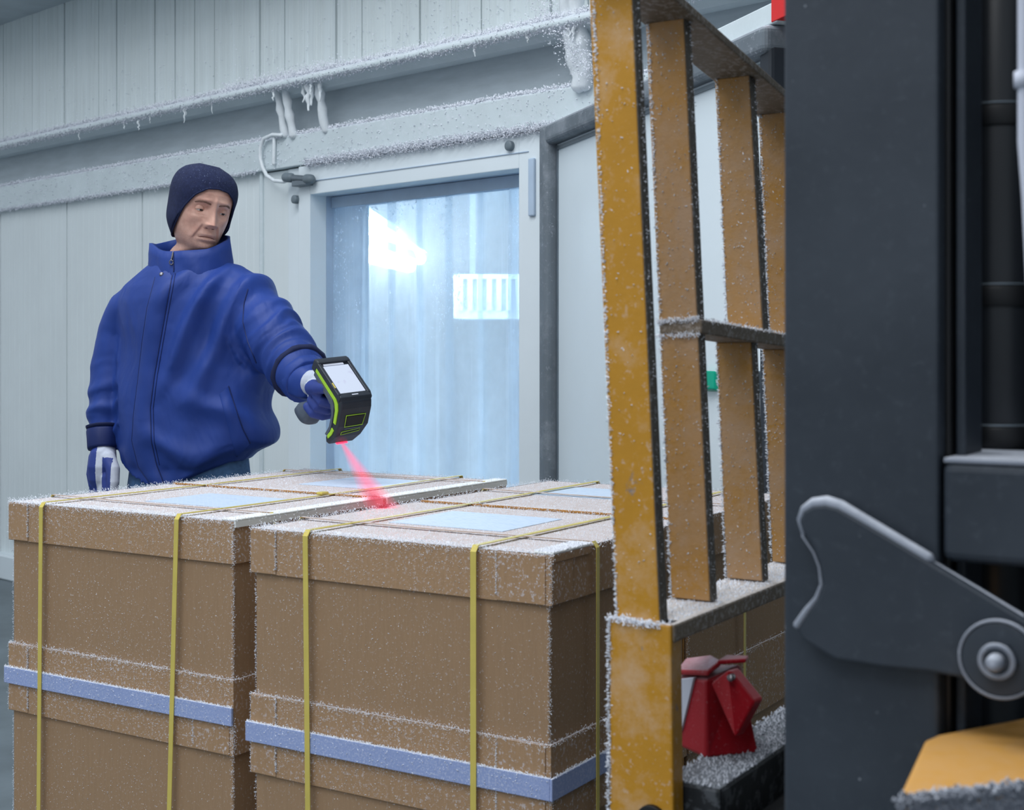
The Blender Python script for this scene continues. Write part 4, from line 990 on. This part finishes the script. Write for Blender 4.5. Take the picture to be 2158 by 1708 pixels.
# eyes: eyeball, iris, upper and lower lid shells
def sph_part(c, r, z_lo, z_hi, n=18, m=10, tilt=0, ph0=-1.25, ph1=1.25):
    vs = []; fs = []
    for j in range(m+1):
        z = z_lo+(z_hi-z_lo)*j/m; rr = math.sqrt(max(1e-9, r*r-z*z))
        for i in range(n+1):
            p = ph0+(ph1-ph0)*i/n; vs.append(Vector((c[0]+rr*math.sin(p), c[1]-rr*math.cos(p), c[2]+z)))
    for j in range(m):
        for i in range(n): fs.append((j*(n+1)+i, j*(n+1)+i+1, (j+1)*(n+1)+i+1, (j+1)*(n+1)+i))
    return vs, fs
for sx in (-1, 1):
    c = (sx*.0315, -.0672, -.0035); r = .0125
    eb = MB(); eb.add(*sph_part(c, r, -r*.99, r*.99, 22, 16, 0, -math.pi, math.pi)); o = hchild(eb.build('eyeball', M['eye'], smooth=True))
    gx, gz = .30, -.30
    gd = Vector((gx*.6, -1, gz)).normalized(); e1 = gd.orthogonal().normalized(); e2 = gd.cross(e1); iv = [Vector(c)+gd*(r+.0005)]; fi = []
    for j_, an in enumerate((.13, .27, .42)):
        iv += [Vector(c)+(gd*math.cos(an)+(e1*math.cos(a_)+e2*math.sin(a_))*math.sin(an))*(r+.0005-.0002*j_) for a_ in [2*math.pi*i/20 for i in range(20)]]
    fi += [(0, i+1, (i+1) % 20+1) for i in range(20)]
    for j_ in range(2): fi += [(1+j_*20+i, 1+(j_+1)*20+i, 1+(j_+1)*20+(i+1) % 20, 1+j_*20+(i+1) % 20) for i in range(20)]
    hchild(MB().add(iv, fi).build('iris', M['iris'], smooth=True))
    for nm, lo_, hi_, rr in (('upper_eyelid', -.0008, .0125, .0141), ('lower_eyelid', -.0130, -.0068, .0137)):
        vs, fs = sph_part(c, rr, lo_, hi_, 20, 8, 0, -1.3, 1.3)
        # lids arch: their free edge dips towards the corners
        v2 = []
        for v in vs:
            k_ = (v.x-c[0])/rr; free = 1-(v.z-c[2]-lo_)/(hi_-lo_) if nm[0] == 'u' else (v.z-c[2]-lo_)/(hi_-lo_)
            v2.append(v+Vector((0, 0, (-.0032 if nm[0] == 'u' else .0022)*k_*k_*max(0, free))))
        lo2 = MB().add(v2, fs).build(nm, M['skin'], smooth=True); hchild(lo2)
        sd_ = lo2.modifiers.new('s', 'SOLIDIFY'); sd_.thickness = .0012; sd_.offset = -1
headbvh = BVHTree.FromPolygons([v.co for v in hm.vertices], [p.vertices for p in hm.polygons])
def on_face(x, z, out=.0):
    h = headbvh.ray_cast(Vector((x, -.3, z)), Vector((0, 1, 0)))
    return h[0]-Vector((0, out, 0)) if h[0] else Vector((x, -.09, z))
for sx in (-1, 1):
    pts = [on_face(sx*a_, b_, -.0031) for a_, b_ in ((.012, .0140), (.019, .0165), (.027, .0182), (.034, .0184), (.041, .0165), (.048, .0125))]
    hchild(MB().tube(pts, [.0034, .0042, .0042, .0040, .0036, .0030], 8).build('eyebrow', M['brow'], smooth=True))
pts = [on_face(a_, -.0752-.0028*(a_/.022)**2, .0002) for a_ in np.linspace(-.023, .023, 13)]
hchild(MB().tube(pts, [.0006]+[.0012]*11+[.0006], 6).build('mouth_line', plain('mouth_dark', srgb(120, 74, 68), .6), smooth=True))
for sx in (-1, 1):
    p = on_face(sx*.0085, -.0505, -.001); hchild(MB().tube([p+Vector((-.0022, 0, 0)), p+Vector((.0022, 0, .0004))], .0018, 8).build('nostril', plain('nostril_dark', srgb(70, 38, 34), .7), smooth=True))
# beanie
def hem(phi):
    a_ = abs(phi)
    return float(np.interp(a_, [0, .35, .7, 1.0, 1.3, 1.6, 2.1, 3.2], [.058, .053, .032, -.004, -.050, -.084, -.098, -.100]))
rings = []
NB_ = 30
bph = [2*math.pi*i/96-math.pi for i in range(96)]
for j in range(NB_+1):
    t = j/NB_; ring = []
    for p in bph:
        h0 = hem(p); z = h0+(.1052-h0)*(1-(1-t)**1.35)
        g_ = .007+.003*math.sin(t*math.pi)
        q_ = head_pt(p, z, False, g_)
        if t > .0: q_.z += .007*t
        bulge = .006*math.exp(-((z+.055)/.03)**2)*(abs(math.sin(p)) > .3)
        q_.x += math.copysign(bulge, q_.x) if abs(p) > .9 else 0
        n_ = mnoise.noise(Vector((q_.x*30, q_.y*30, q_.z*22)))*.0014
        q_ += Vector((q_.x, q_.y, 0)).normalized()*n_ if q_.xy.length > .01 else Vector()
        ring.append(q_)
    rings.append(ring)
bmb = MB().loft(rings, False); 
top_i = NB_*96
bmb.f.append(tuple(range(top_i, top_i+96))); bmb.m.append(0)
bo = hchild(bmb.build('beanie', M['beanie'], smooth=True))
sd_ = bo.modifiers.new('s', 'SOLIDIFY'); sd_.thickness = .004; sd_.offset = -1
hp = [head_pt(p, hem(p), False, .0065) for p in bph]
mbh = MB(); mbh.tube(hp+[hp[0]], .0024, 8, 0, False); hh = mbh.build('beanie_hem', M['beanie'], smooth=True); hh.parent = bo

# --- jacket: torso + two sleeves grown together
def ell(c, ax, ay, rx, ry, n=40, ex=.9, tilt=0, az=None):
    out = []
    for i in range(n):
        a_ = 2*math.pi*i/n; sn, cs = math.sin(a_), math.cos(a_)
        p = c+ax*rx*math.copysign(abs(sn)**ex, sn)+ay*ry*math.copysign(abs(cs)**ex, cs)
        p += Vector((0, 0, tilt*(cs**5*1.45 if cs > 0 else cs*.4))); out.append(p)
    return out
U = MY/FPX
jk = MB()
tor = [(546, 403, 64, .080, 0), (560, 404, 84, .094, 0), (574, 405, 104, .106, 0), (588, 407, 126, .116, 0), (606, 408, 146, .128, 0), (635, 409, 157, .140, 0), (690, 408, 160, .148, 0), (750, 408, 161, .154, 0), (810, 408, 162, .158, -.004), (865, 409, 164, .162, -.008), (905, 411, 167, .164, -.020), (928, 411, 166, .163, -.028), (942, 406, 157, .157, -.036), (951, 400, 146, .149, -.044), (959, 396, 138, .143, -.050), (967, 394, 135, .140, -.052)]
rings = []
for py, cx, hw_, dep, tl in tor: rings.append(ell(S(cx, py, MY), RD/RD.x, FD, hw_*U, dep, 48, .88, tl))
jk.loft(rings)
# hanging sleeve (viewer's left)
armL = [S(308, 634, 4.04), S(284, 656, 4.06), S(258, 706, 4.08), S(238, 770, 4.07), S(226, 830, 4.05), S(218, 880, 4.03), S(217, 912, 4.02), S(219, 934, 4.01)]
jk.tube(armL, [.066, .072, .070, .065, .055, .046, .041, .038], 24)
# reaching sleeve (viewer's right)
armR = [S(496, 630, 3.95), S(530, 652, 3.93), S(564, 694, 3.87), S(596, 740, 3.80), S(622, 772, 3.73), S(640, 794, 3.685), S(650, 805, 3.66)]
jk.tube(armR, [.090, .094, .091, .084, .076, .067, .06], 28)
jm = fuse(jk, .0065, 4, .5)
co = get_co(jm); no = get_no(jm)
def seg_param(p, chain):
    best = (9, 0, None)
    acc = 0
    for a_, b_ in zip(chain[:-1], chain[1:]):
        d = b_-a_; L_ = d.length; t = max(0, min(1, (p-a_).dot(d)/(L_*L_))); q_ = a_+d*t; dd = (p-q_).length
        if dd < best[0]: best = (dd, acc+t*L_, p-q_)
        acc += L_
    return best
cAx = Vector((person_c.x, MY, 0))
new = co.copy()
LRt = sum((b_-a_).length for a_, b_ in zip(armR[:-1], armR[1:])); LLt = sum((b_-a_).length for a_, b_ in zip(armL[:-1], armL[1:]))
def fold(x, sharp=2.0): return (.5+.5*math.sin(x))**sharp
for i in range(len(co)):
    p = Vector(co[i]); n_ = Vector(no[i])
    dR, tR, rv = seg_param(p, armR); dL, tL, lv = seg_param(p, armL)
    d = 0
    v = (p-cAx); side_ = v.dot(RD); frontv = v.dot(FD); z = p.z
    wR = max(0, min(1, (tR/LRt-.22)/.15)) if dR < .115 else 0
    wL = max(0, min(1, (tL/LLt-.30)/.15)) if dL < .10 and side_ < -.16 else 0
    if wR > 0:
        ang = math.atan2(rv.dot(Vector((0, 0, 1))), rv.dot(Vector((.7, .7, 0))))
        wob = mnoise.noise(p*7)*4.5; amp = .35+.9*max(0, mnoise.noise(p*6+Vector((5, 2, 1)))+.35)
        f = fold(tR*62+1.9*math.sin(ang+.6)+wob, 1.7)-.45
        f2 = fold(tR*118-.9*math.cos(ang*2)+wob*1.6+2, 2.2)-.35
        d += wR*amp*(.014*f+.007*f2)*(.6+.5*tR/LRt)
    if wL > 0:
        wob = mnoise.noise(p*10+Vector((3, 1, 7)))*2
        low = max(0, min(1, (tL/LLt-.45)/.3))
        d += wL*low*.0085*(fold(tL*88+wob+2*lv.x/.06, 1.8)-.45)+wL*.002*mnoise.noise(p*16)
    wT = (1-wR)*(1-wL)
    if wT > 0:
        # diagonal pulls from the reaching shoulder, soft belly folds, gathers above the hem
        q_ = mnoise.noise(Vector((side_*5, frontv*5, z*5)))
        d += wT*(.014*q_+.007*mnoise.noise(Vector((side_*14+3, frontv*14, z*7))))
        up = max(0, min(1, (z-1.12)/.12))*max(0, min(1, (1.55-z)/.08))
        rgt = max(0, min(1, (side_+.06)/.12))
        d += wT*up*rgt*.024*(fold((side_*1.0+ (1.5-z)*.42)*58+q_*2.2, 1.6)-.45)
        d += wT*(1-up)*.016*(fold((z*1.0+side_*.55)*44+q_*3, 1.8)-.4)*max(0, min(1, (side_+.1)/.15))
        g_ = math.exp(-((z+.05*max(0, frontv)/.15-.985)/.022)**2); d += wT*g_*(.0028*math.sin(side_*105+frontv*60+q_*3)-.004)
        arm = math.exp(-((side_-.155)/.03)**2)*math.exp(-((z-1.31)/.09)**2); d -= wT*arm*.016
    cf = max(-1, min(1, frontv/.14)); hemz = .968-.052*(cf**5*1.45 if cf > 0 else cf*.4)
    if wR == 0 and wL == 0: d *= max(0, min(1, (z-hemz-.012)/.04))
    new[i] = p+n_*d
set_co(jm, new)
bm = bmesh.new(); bm.from_mesh(jm)
for _ in range(1): bmesh.ops.smooth_vert(bm, verts=bm.verts, factor=.2, use_axis_x=True, use_axis_y=True, use_axis_z=True)
bm.to_mesh(jm); bm.free()
jo = child(link('jacket', jm, M['nylon'], None, True))
ss = jo.modifiers.new('ss', 'SUBSURF'); ss.levels = 1; ss.render_levels = 1
jbvh = BVHTree.FromPolygons([v.co for v in jm.vertices], [tuple(p.vertices) for p in jm.polygons])
EYEV = Vector((0, 0, EYE))
def onj(px, py):
    d = (S(px, py, 1)-EYEV).normalized(); h = jbvh.ray_cast(EYEV+d*2.8, d)
    return (h[0], h[1]) if h[0] else (S(px, py, MY-.15), -d)
def cpart(mb, name, m, **k):
    o = mb.build(name, m, None, **k); o.parent = jo; return o
jo_fix = jo
def dense(pts, n):
    P_ = [Vector((*p, 0)) for p in pts]; L_ = [0]
    for a_, b_ in zip(P_[:-1], P_[1:]): L_.append(L_[-1]+(b_-a_).length)
    out = []
    for i in range(n):
        t = L_[-1]*i/(n-1)
        for j in range(len(P_)-1):
            if t <= L_[j+1]+1e-6: u = (t-L_[j])/(L_[j+1]-L_[j]); q_ = P_[j].lerp(P_[j+1], u); out.append((q_.x, q_.y)); break
    return out
def ribbon(pl_, pr_, n, out_, name, m):
    """strip lying on the jacket between two image curves"""
    a_, b_ = dense(pl_, n), dense(pr_, n); R = []
    for (x0, y0), (x1, y1) in zip(a_, b_):
        row = []
        for t in (0, .12, .5, .88, 1):
            p, nn = onj(x0+(x1-x0)*t, y0+(y1-y0)*t); puff = out_*(0 if t in (0, 1) else 1)+(.0015 if t == .5 else 0)
            row.append(p+nn*(puff+.0006))
        R.append(row)
    vs = [p for r in R for p in r]; fs = [(i*5+j, i*5+j+1, i*5+j+6, i*5+j+5) for i in range(n-1) for j in range(4)]
    return cpart(MB().add(vs, fs), name, m, smooth=True)
def seam(pts, n, r, name, m, lift=.0):
    P_ = []
    for x_, y_ in dense(pts, n):
        p, nn = onj(x_, y_); P_.append(p+nn*lift)
    return cpart(MB().tube(P_, r, 6), name, m, smooth=True)
Lp = [(327, 585), (310, 650), (300, 720), (291, 800), (282, 870), (278, 930), (292, 985), (315, 1018)]
Rp = [(366, 565), (352, 640), (338, 720), (326, 790), (317, 860), (319, 930), (330, 980), (345, 1018)]
ribbon(Lp, Rp, 60, .005, 'placket', M['nylon'])
seam(Lp, 60, .0016, 'placket_seam', M['nylon_dk'], .0005); seam(Rp, 60, .0016, 'placket_seam', M['nylon_dk'], .0005)
seam([(x_+6, y_) for x_, y_ in Rp[:-1]], 60, .0011, 'stitch_line', M['nylon_dk'], .0008)
ribbon([(462, 832), (475, 880), (488, 930), (497, 962)], [(482, 815), (496, 860), (512, 905), (527, 934)], 16, .003, 'pocket_welt', M['nylon'])
seam([(482, 815), (496, 860), (512, 905), (527, 934)], 18, .0020, 'pocket_seam', M['nylon_dk'], .001)
seam([(527, 934), (512, 942), (499, 962)], 8, .0014, 'pocket_seam', M['nylon_dk'], .001)
seam([(522, 610), (514, 640), (512, 680), (522, 720), (540, 765)], 24, .0018, 'armhole_seam', M['nylon_dk'], .0002)
p, nn = onj(343, 581); cpart(MB().lathe([(0, -.003), (.004, -.003), (.0062, -.0015), (.0065, .001), (0, .001)], 18, 'y', p+nn*.007), 'snap_button', M['zip'], smooth=True)
cpart(MB().lathe([(0, -.0042), (.003, -.0042), (.003, -.0028), (0, -.0028)], 14, 'y', p+nn*.007), 'snap_centre', M['lightgrey'], smooth=True)
# collar: a tall stand with thickness, lower at the throat, its left corner gaping
col_r = []
NC = 72
for j, (t) in enumerate((0, .25, .5, .75, 1, 1.02, .75, .35, 0)):
    inner = j > 4; ring = []
    for i in range(NC):
        a_ = 2*math.pi*i/NC              # 0 = towards FD
        sn, cs = math.sin(a_), math.cos(a_)
        topy = np.interp(cs, [-1, 0, .6, 1], [490, 512, 530, 534]); topy += -16*math.exp(-((a_-5.35)/.42)**2)
        py = 600+(topy-600)*min(t, 1)
        rx = (88-9*t)*U-(.008 if inner else 0); ry = .104-.012*t-(.008 if inner else 0)
        if not inner or True:
            rx += .012*math.exp(-((a_-5.3)/.45)**2)*t
        c = S(402+2*t, py, MY-.005)
        wv = .0035*math.sin(a_*9+t*5)*(1-abs(t-.5))*(0 if inner else 1)
        ring.append(c+RD/RD.x*(rx+wv)*sn+FD*(ry+wv)*cs)
    col_r.append(ring)
mbc = MB().loft(col_r, False); cpart(mbc, 'collar', M['nylon'], smooth=True)
cbv = BVHTree.FromPolygons([Vector(v) for v in mbc.v], mbc.f)
def onc(px, py):
    d = (S(px, py, 1)-EYEV).normalized(); h = cbv.ray_cast(EYEV+d*2.8, d); return h[0] if h[0] else S(px, py, MY-.11)
cpart(MB().tube([onc(365, 532)-Vector((0, .002, 0)), onc(364, 540)-Vector((0, .003, 0)), onc(362, 548)-Vector((0, .004, 0))], [.0024, .0032, .0022], 8), 'zip_slider', M['zip'], smooth=True)
zp = onc(362, 552)-Vector((0, .006, 0))
cpart(MB().tube([zp+Vector((.0055*math.cos(k_*math.pi/6), 0, -.002+.0065*math.sin(k_*math.pi/6))) for k_ in range(13)], .0015, 6, 0, False), 'zip_pull', M['zip'], smooth=True)
cpart(MB().tube([onc(366, y_)-Vector((0, .001, 0)) for y_ in (529, 540, 552, 562, 572)], .0018, 6), 'collar_zip', M['nylon_dk'], smooth=True)
# cuffs
def cuff(c, d, r, ln, name, m, n=28):
    d = d.normalized(); u = d.orthogonal().normalized(); v = d.cross(u); R = []
    for t, k_ in ((0, .96), (.15, 1.03), (.5, 1.0), (.9, .98), (1, .93)):
        R.append([c+d*ln*t+(u*math.cos(2*math.pi*i/n)+v*math.sin(2*math.pi*i/n))*r*k_*(1+.02*math.sin(i*2.1)) for i in range(n)])
    return cpart(MB().loft(R), name, m, smooth=True)
dL_ = armL[-1]-armL[-3]; cuff(armL[-2]+Vector((0, 0, .012)), dL_, .047, .062, 'cuff', M['nylon_dk'])
cuff(armL[-2]+Vector((0, 0, .020)), dL_, .0485, .009, 'cuff_band', M['nylon_in'])
dR_ = armR[-1]-armR[-3]; cuff(armR[-2], dR_, .067, .035, 'cuff', M['nylon'])
cuff(armR[-3]+dR_*.3, dR_, .0800, .013, 'cuff_band', M['nylon_in'])

# --- trousers and boots
tr_ = MB()
rings = []
for py, cx, hw_, dep in ((930, 400, 112, .100), (960, 400, 124, .110), (1000, 399, 128, .118), (1040, 398, 130, .128), (1090, 397, 132, .135)):
    rings.append(ell(S(cx, py, MY), RD/RD.x, FD, hw_*U, dep, 36, .9))
tr_.loft(rings)
hipz = S(400, 1060, MY).z
for s_ in (-1, 1):
    h = person_c+RD*s_*.092; h.z = hipz
    tr_.tube([h, Vector((h.x+RD.x*s_*.01, h.y, .52))+FD*.02, Vector((h.x+RD.x*s_*.02, h.y+.01, .10))], [.098, .075, .062], 20, 0, True)
tm = fuse(tr_, .011, 4)
child(link('jeans', tm, M['jeans'], None, True))
for s_ in (-1, 1):
    f = person_c+RD*s_*.115
    b_ = MB(); R = []
    for t, w_, h_ in ((-.09, .03, .07), (-.07, .042, .12), (0, .045, .12), (.06, .045, .085), (.12, .048, .065), (.17, .038, .05), (.185, .02, .03)):
        c = f+FD*t; R.append([c+RD*w_*x_+Vector((0, 0, max(.002, z_*h_))) for x_, z_ in ((-1, 0), (-1, .5), (-.7, .95), (0, 1.05), (.7, .95), (1, .5), (1, 0))])
    b_.loft(R); child(b_.build('boot', M['boot'], None, smooth=True))

# --- gloves
def glove(mb, voxel, name, grey_fn, it=3):
    me = fuse(mb, voxel, it, .5)
    ctr = np.empty(len(me.polygons)*3); me.polygons.foreach_get('center', ctr); ctr = ctr.reshape(-1, 3)
    me.polygons.foreach_set('material_index', [1 if grey_fn(Vector(c)) else 0 for c in ctr])
    return child(link(name, me, [M['glove_b'], M['glove_g']], None, True))
# hanging hand: thumb side and palm edge towards the camera
gl = MB()
wr = S(221, 930, 4.0)
def hp_(px, py, Y): return S(px, py, Y)
gl.tube([hp_(221, 935, 4.01), hp_(221, 953, 4.0), hp_(219, 968, 3.99)], [.028, .033, .037], 18)
gl.tube([hp_(217, 960, 3.99), hp_(216, 985, 3.985), hp_(216, 1005, 3.985)], [.038, .043, .040], 18)
gl.tube([hp_(207, 965, 4.0), hp_(204, 1000, 4.0), hp_(206, 1020, 3.995)], [.028, .03, .027], 14)
for (x0, x1, x2, ln, yo) in ((201, 199, 203, 1083, .02), (209, 208, 211, 1092, .0), (218, 218, 219, 1090, -.015), (226, 227, 226, 1078, -.03)):
    gl.tube([hp_(x0, 1008, 3.985+yo), hp_(x1, 1045, 3.975+yo), hp_(x2, ln, 3.96+yo)], [.0175, .016, .013], 12)
gl.tube([hp_(228, 965, 3.965), hp_(238, 990, 3.945), hp_(238, 1018, 3.935), hp_(234, 1048, 3.93)], [.022, .0205, .0185, .015], 14)
lx = S(217, 990, 3.98).x
glove(gl, .0028, 'glove', lambda c: (c.z > S(0, 962, 4).z and c.x > lx-.006) or (abs(c.x-(lx-.002+.03*(S(0, 985, 4).z-c.z)*0)) < .010 and c.y < 3.975) or c.x > lx+.040)
# gripping hand round the pistol grip (scanner frame); palm behind the grip, thumb on the near side, fingers come round the front
gr = MB()
def sw(a, b, c): return So+W(a, b, c)
def gg(t, da, db): return So+gp(t, da, db)
wrist = S(650, 806, 3.66)
palm = gg(.055, -.030, .008)
gr.tube([wrist, wrist.lerp(palm, .5), gg(.055, -.034, .004)], [.037, .036, .036], 18)
gr.tube([gg(.022, -.030, .004), gg(.06, -.034, .006), gg(.10, -.030, .006)], [.026, .029, .026], 16)
gr.tube([gg(.02, -.012, .026), gg(.06, -.010, .030), gg(.10, -.010, .028)], [.017, .019, .017], 14)   # knuckles on the far side
fing = []
for t, ln in ((.048, 1.0), (.074, 1.0), (.099, .9)):
    pts = [gg(t-.004, -.012, .030), gg(t, .014, .032), gg(t+.002, .034, .018), gg(t+.003, .036, -.010), gg(t+.004, .024, -.029), gg(t+.004, .024-.026*ln, -.032)]
    gr.tube(pts, [.0150, .0152, .0150, .0148, .0145, .0130], 12)
# index on the trigger
gr.tube([gg(.018, -.012, .030), gg(.018, .016, .032), gg(.020, .040, .020), gg(.024, .046, -.006), gg(.028, .040, -.022)], [.0135, .0135, .013, .0125, .0112], 12)
# thumb along the near side
gr.tube([gg(.075, -.040, -.012), gg(.052, -.026, -.030), gg(.028, -.006, -.036), gg(.010, .010, -.034)], [.023, .021, .0185, .0150], 14)
def grey_f(c):
    r_ = c-So; a_ = r_.dot(va)/K; b_ = r_.dot(vb)/K
    return (a_ < -.075 and b_ < .02) or (r_.dot(vc)/K > -.062 and a_ > .012 and b_ < -.018)
glove(gr, .003, 'glove', grey_f, 2)
